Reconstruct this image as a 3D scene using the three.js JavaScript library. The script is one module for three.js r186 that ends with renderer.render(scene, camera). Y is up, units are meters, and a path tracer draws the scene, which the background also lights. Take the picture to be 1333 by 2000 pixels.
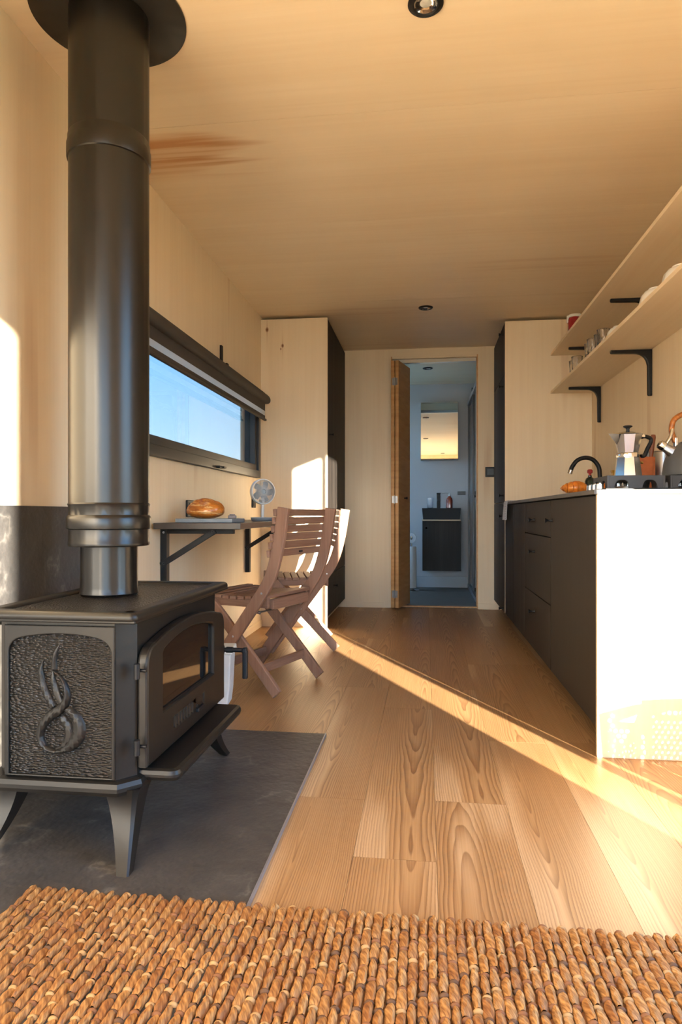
import * as THREE from 'three';
import { RoundedBoxGeometry } from 'three/addons/geometries/RoundedBoxGeometry.js';
import { mergeGeometries, toCreasedNormals } from 'three/addons/utils/BufferGeometryUtils.js';

// ---------------------------------------------------------------- camera, sky, sun, exposure
const scene = new THREE.Scene();
const renderer = new THREE.WebGLRenderer({ antialias: true });
renderer.toneMapping = THREE.LinearToneMapping;
renderer.toneMappingExposure = 2.5;
renderer.shadowMap.enabled = true;
const camera = new THREE.PerspectiveCamera(2 * Math.atan(1000 / 1290) * 180 / Math.PI, 1333 / 2000, 0.05, 400);
camera.position.set(0, 0.82, 0);
camera.rotation.y = 7.31 * Math.PI / 180;
camera.setViewOffset(1333, 2000, 0, -3, 1333, 2000);

const SUN_AZ = 28.1 * Math.PI / 180, TAN_EL = 0.185;      // the sun stands behind the camera on its right, about ten degrees up
const sun = new THREE.DirectionalLight(new THREE.Color().setRGB(1.0, 0.92, 0.78), 28);
sun.position.set(Math.sin(SUN_AZ) * 20, TAN_EL * 20, Math.cos(SUN_AZ) * 20);
sun.castShadow = true;
sun.shadow.mapSize.set(4096, 4096);
Object.assign(sun.shadow.camera, { left: -9, right: 9, top: 6, bottom: -6, near: 1, far: 60 });
sun.shadow.radius = 1;
scene.add(sun, sun.target);

{ // clear evening sky, the same all the way round: pale at the horizon, deeper blue above
  const W = 64, H = 256, d = new Float32Array(W * H * 4);
  const stops = [[-1, [.55, .58, .58]], [0, [.74, .84, .90]], [.08, [.54, .76, .94]], [.22, [.27, .56, .92]], [.5, [.15, .38, .78]], [1, [.09, .26, .60]]];
  for (let j = 0; j < H; j++) {
    const y = Math.sin(((j + .5) / H - .5) * Math.PI);
    let k = 0; while (k < stops.length - 2 && y > stops[k + 1][0]) k++;
    const t = Math.min(1, Math.max(0, (y - stops[k][0]) / (stops[k + 1][0] - stops[k][0])));
    for (let i = 0; i < W; i++) for (let c = 0; c < 4; c++) d[(j * W + i) * 4 + c] = c < 3 ? stops[k][1][c] * (1 - t) + stops[k + 1][1][c] * t : 1;
  }
  const t = new THREE.DataTexture(d, W, H, THREE.RGBAFormat, THREE.FloatType);
  t.mapping = THREE.EquirectangularReflectionMapping; t.magFilter = THREE.LinearFilter; t.needsUpdate = true;
  scene.background = t;
  scene.backgroundIntensity = 5.6;
}

// ---------------------------------------------------------------- helpers
function rng(seed) { let a = seed >>> 0; return () => { a = (a + 0x6D2B79F5) | 0; let t = Math.imul(a ^ (a >>> 15), 1 | a); t = (t + Math.imul(t ^ (t >>> 7), 61 | t)) ^ t; return ((t ^ (t >>> 14)) >>> 0) / 4294967296; }; }
const PERM = (() => { const r = rng(7), p = Array.from({ length: 256 }, () => r()); return p; })();
function hash2(i, j, s) { let h = (i * 374761393 + j * 668265263 + s * 1274126177) | 0; h = Math.imul(h ^ (h >>> 13), 1274126177); return ((h ^ (h >>> 16)) >>> 0) / 4294967296; }
function noise(x, y, s = 0) {
  const i = Math.floor(x), j = Math.floor(y), fx = x - i, fy = y - j, u = fx * fx * (3 - 2 * fx), v = fy * fy * (3 - 2 * fy);
  const a = hash2(i, j, s), b = hash2(i + 1, j, s), c = hash2(i, j + 1, s), d = hash2(i + 1, j + 1, s);
  return a + (b - a) * u + (c - a) * v + (a - b - c + d) * u * v;
}
function fbm(x, y, s = 0, o = 4) { let t = 0, a = .5, n = 0; for (let k = 0; k < o; k++) { t += a * noise(x, y, s + k * 17); n += a; a *= .5; x *= 2.03; y *= 2.03; } return t / n; }
const clamp = (x, a = 0, b = 1) => Math.min(b, Math.max(a, x)), mix = (a, b, t) => a + (b - a) * t, smooth = (a, b, x) => { const t = clamp((x - a) / (b - a)); return t * t * (3 - 2 * t); };
const mix3 = (a, b, t) => [mix(a[0], b[0], t), mix(a[1], b[1], t), mix(a[2], b[2], t)];

function texture(W, H, fn, sizeU, sizeV, srgb = true) {          // fn(u, v in metres) -> [r,g,b] 0..255
  const d = new Uint8Array(W * H * 4);
  for (let j = 0; j < H; j++) for (let i = 0; i < W; i++) {
    const c = fn((i + .5) / W * sizeU, (j + .5) / H * sizeV), k = (j * W + i) * 4;
    d[k] = clamp(c[0], 0, 255); d[k + 1] = clamp(c[1], 0, 255); d[k + 2] = clamp(c[2], 0, 255); d[k + 3] = 255;
  }
  const t = new THREE.DataTexture(d, W, H, THREE.RGBAFormat);
  t.wrapS = t.wrapT = THREE.MirroredRepeatWrapping; t.magFilter = THREE.LinearFilter; t.minFilter = THREE.LinearMipmapLinearFilter; t.generateMipmaps = true;
  if (srgb) t.colorSpace = THREE.SRGBColorSpace;
  t.repeat.set(1 / sizeU, 1 / sizeV); t.needsUpdate = true;
  return t;
}
const grey = (f) => (u, v) => { const g = 255 * f(u, v); return [g, g, g]; };

// a geometry with uv in metres; v runs along the grain axis
const AX = { x: 0, y: 1, z: 2 };
function muv(g, grain = 'y', ou = 0, ov = 0) {
  if (g.index) g = g.toNonIndexed();
  for (const n of Object.keys(g.attributes)) if (!['position', 'normal', 'uv'].includes(n)) g.deleteAttribute(n);
  if (!g.attributes.normal) g.computeVertexNormals();
  const p = g.attributes.position, n = g.attributes.normal, uv = new Float32Array(p.count * 2), ga = AX[grain];
  for (let t = 0; t < p.count; t += 3) {
    const s = [0, 0, 0];
    for (let k = 0; k < 3; k++) { s[0] += n.getX(t + k); s[1] += n.getY(t + k); s[2] += n.getZ(t + k); }
    const A = s.map(Math.abs), na = A[0] >= A[1] && A[0] >= A[2] ? 0 : A[1] >= A[2] ? 1 : 2;
    let va = ga, ua = 3 - na - ga;
    if (na === ga) { ua = (ga + 1) % 3; va = (ga + 2) % 3; }
    for (let k = 0; k < 3; k++) {
      const q = [p.getX(t + k), p.getY(t + k), p.getZ(t + k)];
      uv[(t + k) * 2] = q[ua] + ou; uv[(t + k) * 2 + 1] = q[va] + ov;
    }
  }
  g.setAttribute('uv', new THREE.BufferAttribute(uv, 2));
  return g;
}
function bx(w, h, d, x = 0, y = 0, z = 0, o = {}) {              // a box about a centre, bevelled when o.r is given
  const r = Math.min(o.r ?? 0, w / 2.01, h / 2.01, d / 2.01);
  let g = r > 0 ? new RoundedBoxGeometry(w, h, d, o.seg ?? 2, r) : new THREE.BoxGeometry(w, h, d);
  if (o.rot) g.rotateZ(o.rot);
  g.translate(x, y, z);
  return muv(g, o.grain ?? 'y', o.ou ?? 0, o.ov ?? 0);
}
const bb = (x0, x1, y0, y1, z0, z1, o) => bx(Math.abs(x1 - x0), Math.abs(y1 - y0), Math.abs(z1 - z0), (x0 + x1) / 2, (y0 + y1) / 2, (z0 + z1) / 2, o);   // a box between bounds
function cyl(r0, r1, h, x = 0, y = 0, z = 0, axis = 'y', seg = 32) { // about a centre
  const g = new THREE.CylinderGeometry(r1, r0, h, seg);
  if (axis === 'x') g.rotateZ(-Math.PI / 2); if (axis === 'z') g.rotateX(Math.PI / 2);
  g.translate(x, y, z);
  return keep(g);
}
function keep(g) { if (g.index) g = g.toNonIndexed(); for (const n of Object.keys(g.attributes)) if (!['position', 'normal', 'uv'].includes(n)) g.deleteAttribute(n); if (!g.attributes.normal) g.computeVertexNormals(); return g; }
function lathe(pts, seg = 40, axis = 'y') {
  const g = new THREE.LatheGeometry(pts.map(([r, y]) => new THREE.Vector2(r, y)), seg);
  if (axis === 'x') g.rotateZ(-Math.PI / 2); if (axis === 'z') g.rotateX(Math.PI / 2);
  return toCreasedNormals(keep(g), 0.7);
}
function tube(pts, r, seg = 40, rad = 10, closed = false) { return keep(new THREE.TubeGeometry(new THREE.CatmullRomCurve3(pts.map((p) => new THREE.Vector3(...p)), closed, 'catmullrom', 0.5), seg, r, rad, closed)); }
function shape(pts) { const s = new THREE.Shape(); pts.forEach(([x, y], i) => i ? s.lineTo(x, y) : s.moveTo(x, y)); return s; }
function extrude(s, depth, bevel = 0, o = {}) {
  const g = new THREE.ExtrudeGeometry(s, { depth: depth - 2 * bevel, bevelEnabled: bevel > 0, bevelSize: bevel, bevelThickness: bevel, bevelOffset: -bevel, bevelSegments: 2, curveSegments: o.curve ?? 16 });
  g.translate(0, 0, bevel);
  return o.raw ? g : muv(g, o.grain ?? 'y', o.ou ?? 0, o.ov ?? 0);
}
const merge = (...gs) => mergeGeometries(gs.flat().map(keep));
const taken = {};
function numbered(n) { taken[n] = (taken[n] ?? -1) + 1; return taken[n] ? `${n}_${String(taken[n]).padStart(3, '0')}` : n; }
function shade(o) { o.castShadow = true; o.receiveShadow = true; return o; }
function part(name, geo, mat, parent, at) { const m = shade(new THREE.Mesh(Array.isArray(geo) ? merge(geo) : geo, mat)); m.name = name; if (at) m.position.set(...at); parent.add(m); return m; }
function thing(name, label, category, at = [0, 0, 0], turn = 0, group) {
  const g = new THREE.Group(); g.name = numbered(name); g.position.set(...at); g.rotation.y = turn; g.userData = { label, category }; if (group) g.userData.group = group; scene.add(g); return g;
}
function solo(name, label, category, geo, mat, at = [0, 0, 0], turn = 0, group) {
  const m = shade(new THREE.Mesh(Array.isArray(geo) ? merge(geo) : geo, mat)); m.name = numbered(name); m.position.set(...at); m.rotation.y = turn; m.userData = { label, category }; if (group) m.userData.group = group; scene.add(m); return m;
}
function copy(o, label, at, turn) { const c = o.clone(); c.name = numbered(o.name.replace(/_\d{3}$/, '')); c.userData = { ...o.userData, label }; c.position.set(...at); if (turn !== undefined) c.rotation.set(0, turn, 0); scene.add(c); return c; }
function struct(o, kind = 'structure') { o.userData.kind = kind; return o; }

// ---------------------------------------------------------------- materials
const std = (o) => new THREE.MeshPhysicalMaterial(o);
const lin = (r, g, b) => new THREE.Color().setRGB(r, g, b);

// pale plywood: long soft figure, fine fibre, brown heart streaks here and there
function plywood(seed, streaks, light = [240, 222, 193], dark = [222, 197, 161]) {
  return texture(1024, 1024, (u, v) => {
    const w = u + .03 * fbm(u * 3, v * .7, seed + 3, 3);
    const band = fbm(w * 9, v * .55, seed, 4), fine = noise(w * 260, v * 5, seed + 5), fibre = noise(w * 90, v * 2.2, seed + 9), cloud = fbm(u * 2.2, v * 1.3, seed + 13, 3);
    let c = mix3(dark, light, clamp(.3 + .4 * band + .22 * cloud + .08 * (fine - .5) + .2 * (fibre - .5)));
    const st = smooth(.70, .86, fbm(w * 13, v * .45, seed + 31, 3)) * smooth(.52, .70, fbm(u * 1.7 + 5, v * .8, seed + 37, 2)) * streaks;
    c = mix3(c, [176, 128, 86], st * (.45 + .4 * fibre));
    return c;
  }, 1.3, 2.6);
}
const plyTex = plywood(11, .55), ceilTex = plywood(52, .2);
const ply = std({ map: plyTex, roughness: .55 }), plyCeil = std({ map: ceilTex, roughness: .5 });
const plyEdge = std({ map: texture(64, 256, (u, v) => { const l = Math.floor(u / .0028) % 2; const n = 14 * (noise(u * 900, v * 60, 4) - .5); return l ? [206 + n, 172 + n, 128 + n] : [226 + n, 199 + n, 160 + n]; }, .0168, .5), roughness: .6 });
// door leaf: warmer, browner veneer with the grain across
const doorVeneer = std({ map: texture(256, 1024, (u, v) => { const g = fbm(u * 8, v * 55 + 2 * fbm(u * 3, v * 4, 71), 70, 4); return mix3([190, 138, 84], [216, 168, 112], g); }, .4, 2.2), roughness: .5 });
// dark stained timber on the wardrobe fronts
const stainTex = texture(512, 1024, (u, v) => {
  const w = u + .02 * fbm(u * 4, v * 1.2, 90, 3), g = fbm(w * 22, v * .9, 91, 4), f = noise(w * 240, v * 5, 95), b = smooth(.5, .8, fbm(w * 7, v * .6, 97, 3));
  return mix3(mix3([33, 28, 25], [64, 57, 51], clamp(g * .9 + .25 * (f - .5))), [24, 20, 18], b * .6);
}, .9, 2.2);
const stained = std({ map: stainTex, roughness: .6, specularIntensity: .5 });
const darkFront = std({ map: texture(512, 512, (u, v) => { const g = fbm(u * 30, v * 1.2, 101, 3), f = noise(u * 300, v * 6, 103); return mix3([32, 26, 22], [42, 34, 29], clamp(g * .7 + .3 * f)); }, .6, .9), roughness: .55, specularIntensity: .5 });
// larch planks: six boards side by side, each with its own growth rings
const plankTex = texture(1536, 2048, (u, v) => {
  const k = Math.floor(u / .2), x = u - k * .2, s = 200 + k * 23, r = rng(s), cx = .02 + .16 * r(), h0 = (r() < .4 ? -.012 : .03) + .05 * r() * (r() < .5 ? -1 : 1), slope = .012 + .028 * r(), tone = r(), flip = r() < .5 ? 1 : -1, vv = flip > 0 ? v : 1.22 - v;
  const wob = .025 * (fbm(vv * 2.3, x * 2, s + 1, 3) - .5), h = h0 + slope * vv + .010 * (noise(vv * 3.1, 0, s + 4) - .5);
  const rr = Math.sqrt((x - cx - wob) ** 2 * 1.0 + h * h) + .0035 * fbm(x * 18, vv * 3, s + 7, 3) + .0016 * noise(x * 60, vv * 14, s + 8);
  const ph = rr * 190, f = ph - Math.floor(ph), ring = Math.pow(f, 2.2) * (1 - smooth(.93, 1, f)), fine = noise(x * 520, vv * 6, s + 11), cloud = fbm(x * 9, vv * 1.1, s + 15, 3), sap = smooth(.60, .74, fbm(x * 7 + 3, vv * .8, s + 19, 3));
  let c = mix3([156, 116, 74], [186, 146, 99], clamp(.25 + .5 * cloud + .3 * (tone - .5)));
  c = mix3(c, [104, 66, 36], ring * .72 * (.55 + .6 * noise(x * 14, vv * 1.7, s + 21)));
  c = mix3(c, [220, 192, 154], sap * .42 * (1 - ring * .5));
  return c.map((q) => q + 14 * (fine - .5));
}, 1.2, 1.22);
const plankMat = std({ map: plankTex, roughness: .42, bumpMap: null });
// weathered hardwood of the folding chairs
const teakTex = texture(256, 1024, (u, v) => { const w = u + .006 * fbm(u * 9, v * 3, 131), g = fbm(w * 60, v * 2.6, 130, 4), f = noise(w * 420, v * 14, 137), b = fbm(u * 4, v * 1.6, 139, 2); return mix3(mix3([116, 80, 60], [166, 127, 103], clamp(g * .8 + .3 * (f - .5))), [152, 118, 98], b * .55); }, .25, 1);
const teak = std({ map: teakTex, roughness: .62 });
// slate: charcoal with mottling and pale scratches
const slateTex = texture(1024, 1024, (u, v) => {
  const m = fbm(u * 3.2, v * 3.2, 150, 5), q = fbm(u * 14 + 3 * m, v * 14, 155, 4), g = noise(u * 420, v * 420, 160), vein = Math.pow(1 - Math.abs(2 * fbm(u * 13 + m, v * 13, 163, 5) - 1), 14) * smooth(.5, .72, fbm(u * 7, v * 7, 169, 2));
  let c = mix3([52, 50, 49], [92, 87, 82], clamp(.1 + .55 * m + .5 * (q - .5) + .22 * (g - .5)));
  c = mix3(c, [112, 96, 76], .3 * smooth(.55, .8, fbm(u * 2.2 + 9, v * 2.2, 171, 3)));
  return mix3(c, [142, 136, 126], vein * .45);
}, 1.2, 1.2);
const slateBump = texture(512, 512, grey((u, v) => .6 * fbm(u * 18, v * 18, 155, 4) + .4 * fbm(u * 70, v * 70, 157, 3)), 1.2, 1.2, false);
const slate = std({ map: slateTex, roughness: .5, bumpMap: slateBump, bumpScale: .004 });
const blackMetal = std({ color: lin(.010, .010, .011), roughness: .45, specularIntensity: .6 });
const flueMat = std({ color: lin(.007, .006, .005), roughness: .31, ior: 1.46 });
const castIron = std({ color: lin(.010, .0085, .007), roughness: .42, ior: 1.42 });
const hammerBump = texture(512, 512, grey((u, v) => {         // small flat horizontal blows
  const a = u * 95, b = v * 260; let best = 9, i0 = Math.floor(a), j0 = Math.floor(b);
  for (let i = -1; i < 2; i++) for (let j = -1; j < 2; j++) { const x = i0 + i + hash2(i0 + i, j0 + j, 3), y = j0 + j + hash2(i0 + i, j0 + j, 5); best = Math.min(best, (x - a) ** 2 + (y - b) ** 2); }
  return clamp(1 - Math.sqrt(best));
}), .26, .26, false);
const hammered = std({ color: lin(.016, .014, .012), roughness: .30, ior: 1.55, bumpMap: hammerBump, bumpScale: .006 });
const stoveGlass = std({ color: lin(.006, .006, .006), roughness: .03, specularIntensity: 1, ior: 1.7 });
const alu = std({ color: lin(.80, .79, .77), roughness: .16, metalness: 1 });
const chrome = std({ color: lin(.72, .72, .72), roughness: .12, metalness: 1 });
const steelDull = std({ color: lin(.45, .45, .46), roughness: .38, metalness: 1 });
const glass = std({ color: 0xffffff, roughness: 0, transmission: 1, thickness: 0, ior: 1.5 });
const coatedGlass = std({ color: lin(.315, .33, .335), roughness: 0, transmission: 1, thickness: 0, ior: 1.5 });
const frosted = std({ color: 0xffffff, roughness: .6, transmission: 1, thickness: 0, ior: 1.5 });
const greyPlastic = std({ color: lin(.30, .35, .39), roughness: .5 });
const whitePlastic = std({ color: lin(.74, .74, .72), roughness: .42 });
const ceramic = std({ color: lin(.78, .76, .71), roughness: .3, clearcoat: .4 });
const whiteWall = std({ color: lin(.47, .455, .445), roughness: .8 });
const frameDark = std({ color: lin(.022, .022, .023), roughness: .42 });

// ---------------------------------------------------------------- the setting
const L = -1.19, R = 1.19, CEIL = 2.25, REAR = 1.85, PART = -5.76, BATH = -7.38, T = .12;
{ // ground outside
  const g = muv(new THREE.CircleGeometry(90, 48).rotateX(-Math.PI / 2), 'x');
  const tex = texture(512, 512, (u, v) => mix3([84, 92, 52], [124, 118, 74], fbm(u * 3, v * 3, 300, 5)), 4, 4);
  struct(solo('ground', 'rough grass ground outside the cabin', 'ground', g, std({ map: tex, roughness: 1 }), [0, -.45, 0]));
}
{ // floor slab with its planks
  const f = thing('floor', 'larch plank floor of the cabin', 'floor'); struct(f);
  const sub = std({ color: lin(.10, .07, .045), roughness: .9 });
  part('subfloor', bb(L - T, R + T, -.14, -.009, BATH - T, REAR + T), sub, f);
  const pw = .199, pl = 1.22, rr = rng(5), joints = { '-2': -1.885, '-1': -2.79, '0': -1.904, '1': -3.65, '2': -2.45, '-3': -3.1, '3': -1.6 };
  for (let c = -7; c < 6; c++) {
    const x0 = Math.max(L, .026 + c * pw), x1 = Math.min(R, .026 + (c + 1) * pw);
    if (x1 - x0 < .01) continue;
    const j = joints[c] ?? -2 - rr() * 1.22;
    let z = j; while (z < REAR) z += pl;
    for (; z > PART - .04; z -= pl) {
      const za = Math.min(REAR, z), zb = Math.max(PART - .04, z - pl);
      if (za - zb < .02) continue;
      const k = Math.floor(rr() * 6), g = bx(x1 - x0 - .0008, .0088, za - zb - .0008, 0, 0, 0, { grain: 'z' }), uv = g.attributes.uv;
      const px = g.attributes.position, ou = k * .2 + .1, ov = .61;
      for (let q = 0; q < px.count; q++) uv.setXY(q, ou + px.getX(q), ov + px.getZ(q));
      part('plank', g, plankMat, f, [(x0 + x1) / 2, -.0044, (za + zb) / 2]);
    }
  }
  const tile = std({ map: texture(256, 256, (u, v) => { const g = 10 * fbm(u * 20, v * 20, 320, 4); return [92 + g, 86 + g, 78 + g]; }, 1, 1), roughness: .6 });
  part('bathroom_floor', bb(L, R, -.0085, .006, BATH, PART - .045), tile, f);
}
{ // ceiling with its plywood sheets
  const c = thing('ceiling', 'plywood sheet ceiling', 'ceiling'); struct(c);
  part('roof_deck', bb(L - T, R + T, CEIL + .013, CEIL + .15, BATH - T, REAR + T), std({ color: lin(.25, .17, .1), roughness: .8 }), c);
  const e = [REAR, .0975, -1.125, -2.345, -3.21, -4.43, PART];
  const heart = std({ roughness: .5, map: texture(512, 1024, (u, v) => {        // this sheet shows a patch of brown heartwood at its left edge
    const w = u + .012 * fbm(u * 4, v * 1.5, 353, 3), band = fbm(w * 9, v * .6, 350, 4), fibre = noise(w * 100, v * 2.4, 351), cl = fbm(u * 2.2, v * 1.3, 352, 3);
    let c = mix3([222, 197, 161], [240, 222, 193], clamp(.15 + .55 * band + .35 * cl + .16 * (fibre - .5)));
    const a = smooth(.46, .66, u) * (1 - smooth(.80, .84, u)), len = .30 + .42 * noise(w * 26, 1, 357), st = a * (1 - smooth(len * .6, len, v)) * (.35 + .65 * smooth(.35, .7, fbm(w * 45, v * 1.3, 359, 3)));
    return mix3(c, [178, 116, 62], st * .75);
  }, .865, 2.38) });
  for (let i = 0; i < 6; i++) if (i === 3) part('panel', bb(L, R, CEIL, CEIL + .012, e[i] - .0008, e[i + 1] + .0008, { grain: 'x', ou: 3.21, ov: 1.19 }), heart, c); else part('panel', bb(L, R, CEIL, CEIL + .012, e[i] - .0008, e[i + 1] + .0008, { grain: 'x', ou: i * .77, ov: i * 1.13 }), plyCeil, c);
  part('bathroom_panel', bb(L, R, CEIL, CEIL + .012, PART - .1, BATH, { grain: 'x', ou: .3 }), plyCeil, c);
}
const WZ0 = -2.50, WZ1 = -4.575, WY0 = 1.07, WY1 = 1.68;         // window in the left wall
{
  const w = solo('wall_left', 'plywood wall with the long window', 'wall', [
    bb(L - T, L, -.14, CEIL + .013, REAR + T, WZ0), bb(L - T, L, -.14, WY0, WZ0, WZ1), bb(L - T, L, WY1, CEIL + .013, WZ0, WZ1), bb(L - T, L, -.14, CEIL + .013, WZ1, PART)], ply);
  struct(w);
  const DZ0 = -.475, DZ1 = -1.68, DY = 2.03;                     // garden door in the right wall
  struct(solo('wall_right', 'plywood wall behind the kitchen shelves', 'wall', [
    bb(R, R + T, -.14, CEIL + .013, REAR + T, DZ0, { ou: .4 }), bb(R, R + T, DY, CEIL + .013, DZ0, DZ1, { ou: .4 }), bb(R, R + T, -.14, CEIL + .013, DZ1, PART, { ou: .4 }), bb(R, R + T, -.14, -.009, DZ0, DZ1, { ou: .4 })], ply));
  struct(solo('wall_rear', 'plywood wall around the terrace doors', 'wall', [
    bb(L, -1.12, -.14, CEIL + .013, REAR, REAR + T), bb(.86, R, -.14, CEIL + .013, REAR, REAR + T), bb(-1.12, .86, 2.17, CEIL + .013, REAR, REAR + T), bb(-1.12, .86, -.14, -.009, REAR, REAR + T)], ply));
  struct(solo('wall_far', 'plywood partition around the bathroom doorway', 'wall', [
    bb(L, -.30, -.009, CEIL, PART, PART - .1, { ou: .2 }), bb(.445, R, -.009, CEIL, PART, PART - .1, { ou: .2 }), bb(-.30, .445, 2.185, CEIL, PART, PART - .1, { grain: 'x', ou: .2 })], ply));
  // bathroom shell
  struct(solo('wall_bathroom_end', 'white bathroom wall behind the basin', 'wall', bb(L, R, 0, CEIL + .013, BATH, BATH - T), whiteWall));
  struct(solo('wall_bathroom_left', 'white bathroom wall with the small window', 'wall', [
    bb(L - T, L, -.14, CEIL + .013, PART, -6.15), bb(L - T, L, -.14, .75, -6.15, -7.15), bb(L - T, L, 2.05, CEIL + .013, -6.15, -7.15), bb(L - T, L, -.14, CEIL + .013, -7.15, BATH - T)], whiteWall));
  struct(solo('wall_bathroom_right', 'white bathroom wall behind the shower', 'wall', bb(R, R + T, -.14, CEIL + .013, PART, BATH - T), whiteWall));
  struct(solo('wall_bathroom_front', 'white bathroom side of the partition', 'wall', [
    bb(L, -.30, .006, CEIL, PART - .1, PART - .11), bb(.445, R, .006, CEIL, PART - .1, PART - .11)], whiteWall));
  const bw = struct(thing('window_2', 'tall frosted bathroom window', 'window', [L - .06, 1.40, -6.65]));
  part('frame', [bb(-.02, .02, -.65, -.61, -.5, .5), bb(-.02, .02, .61, .65, -.5, .5), bb(-.02, .02, -.61, .61, -.5, -.46), bb(-.02, .02, -.61, .61, .46, .5)], frameDark, bw);
  part('pane', bx(.006, 1.22, .92), frosted, bw);
}
{ // skirting and door lining
  const m = ply, h = .05, t = .01;
  struct(solo('baseboard_left', 'low plywood skirting below the folding table', 'skirting', bb(L, L + t, .0005, h, -2.41, -4.688, { grain: 'z' }), m));
  struct(solo('baseboard_far_left', 'low skirting between wardrobe and doorway', 'skirting', bb(-.695, -.355, .0005, h, PART, PART + t, { grain: 'x' }), m));
  struct(solo('baseboard_far_right', 'low skirting right of the doorway', 'skirting', bb(.445, .60, .0005, h, PART, PART + t, { grain: 'x' }), m));
  struct(solo('baseboard_bathroom', 'grey tile skirting of the bathroom', 'skirting', bb(L + .001, .455, .006, .125, BATH, BATH + .012), std({ color: lin(.33, .35, .36), roughness: .5 })));
  const tr = struct(thing('trim_1', 'timber lining of the bathroom doorway', 'door lining'));
  part('jamb', bb(.435, .4449, .0065, 2.185, PART - .001, PART - .115), doorVeneer, tr);
  part('jamb', bb(-.2999, -.29, .0065, 2.185, PART - .001, PART - .115), doorVeneer, tr);
  part('head', bb(-.29, .435, 2.165, 2.1849, PART - .001, PART - .115, { grain: 'x' }), ply, tr);
  part('track', bb(-.285, .43, 2.135, 2.164, PART - .03, PART - .075), std({ color: lin(.62, .58, .50), roughness: .35 }), tr);
  part('threshold', bb(-.29, .435, .0065, .016, PART - .02, PART - .07, { grain: 'x' }), doorVeneer, tr);
}
{ // terrace doors behind the camera and garden door on the right: black frames with clear panes
  const d = struct(thing('door_2', 'double glazed terrace door behind the camera', 'door', [0, 0, REAR + .07]));
  part('frame', [bb(-1.12, -1.06, -.009, 2.17, -.02, .02), bb(.796, .86, -.009, 2.17, -.02, .02), bb(-1.06, .796, 2.125, 2.17, -.02, .02), bb(-1.06, .796, -.009, .04, -.02, .02), bb(-.16, -.10, .04, 2.125, -.02, .02)], frameDark, d);
  part('pane', bb(-1.06, -.16, .04, 2.125, -.003, .003), glass, d); part('pane', bb(-.10, .796, .04, 2.125, -.003, .003), glass, d);
  const g = struct(thing('door_3', 'glazed garden door in the kitchen wall', 'door', [R + .08, 0, 0]));
  part('frame', [bb(-.02, .02, -.009, 2.03, -.475, -.513), bb(-.02, .02, -.009, 2.03, -1.58, -1.68), bb(-.02, .02, 2.009, 2.03, -.513, -1.58), bb(-.02, .02, -.009, .03, -.513, -1.58), bb(-.02, .02, .03, 2.009, -.94, -.964)], frameDark, g);
  part('pane', bb(-.003, .003, .03, 2.009, -.513, -.94), glass, g); part('pane', bb(-.003, .003, .03, 2.009, -.964, -1.58), glass, g);
}
{ // the long window: outer frame, a sash that stands proud of the wall, pane, catch
  const w = struct(thing('window_1', 'long low black framed window over the folding table', 'window', [L, 0, 0]));
  const fr = (x0, x1, z0, z1, y0, y1, t) => [bb(x0, x1, y0, y0 + t, z0, z1, { r: .003 }), bb(x0, x1, y1 - t, y1, z0, z1, { r: .003 }), bb(x0, x1, y0 + t, y1 - t, z0, z0 - t, { r: .003 }), bb(x0, x1, y0 + t, y1 - t, z1 + t, z1, { r: .003 })];
  part('frame', fr(-.09, .028, WZ0 - .001, WZ1 + .001, WY0 + .001, WY1 - .001, .05), frameDark, w);
  const s = part('sash', fr(-.06, .012, WZ0 - .051, WZ1 + .051, WY0 + .051, WY1 - .051, .042), frameDark, w);
  part('pane', bb(-.03, -.024, WY0 + .093, WY1 - .093, WZ0 - .093, WZ1 + .093), coatedGlass, s);
  part('catch', [bx(.03, .014, .09, .035, WY0 + .012, -3.62, { r: .004 }), bx(.018, .01, .05, .052, WY0 + .012, -3.64, { r: .003 })], blackMetal, w);
}
{ // bifold door leaf folded open in the bathroom doorway
  const d = struct(thing('door_1', 'narrow folded brown veneer door of the bathroom', 'door', [-.262, 0, -5.665], -.26));
  const lf = part('leaf', bb(.004, .034, .012, 2.13, 0, -.345, { grain: 'y', r: .002 }), doorVeneer, d);
  part('knob', lathe([[0, 0], [.007, 0], [.006, .014], [.011, .02], [.010, .028], [0, .03]], 16, 'x').translate(.034, .955, -.17), blackMetal, lf);
  const l2 = part('leaf', bb(-.034, -.004, .012, 2.13, 0, -.345, { grain: 'y', r: .002 }), doorVeneer, d);
  for (const y of [.13, .94, 1.95]) part('hinge', [cyl(.005, .005, .07, 0, y, .006), bx(.05, .06, .002, 0, y, .0012)], steelDull, y > .5 && y < 1 ? lf : l2);
}
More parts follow.
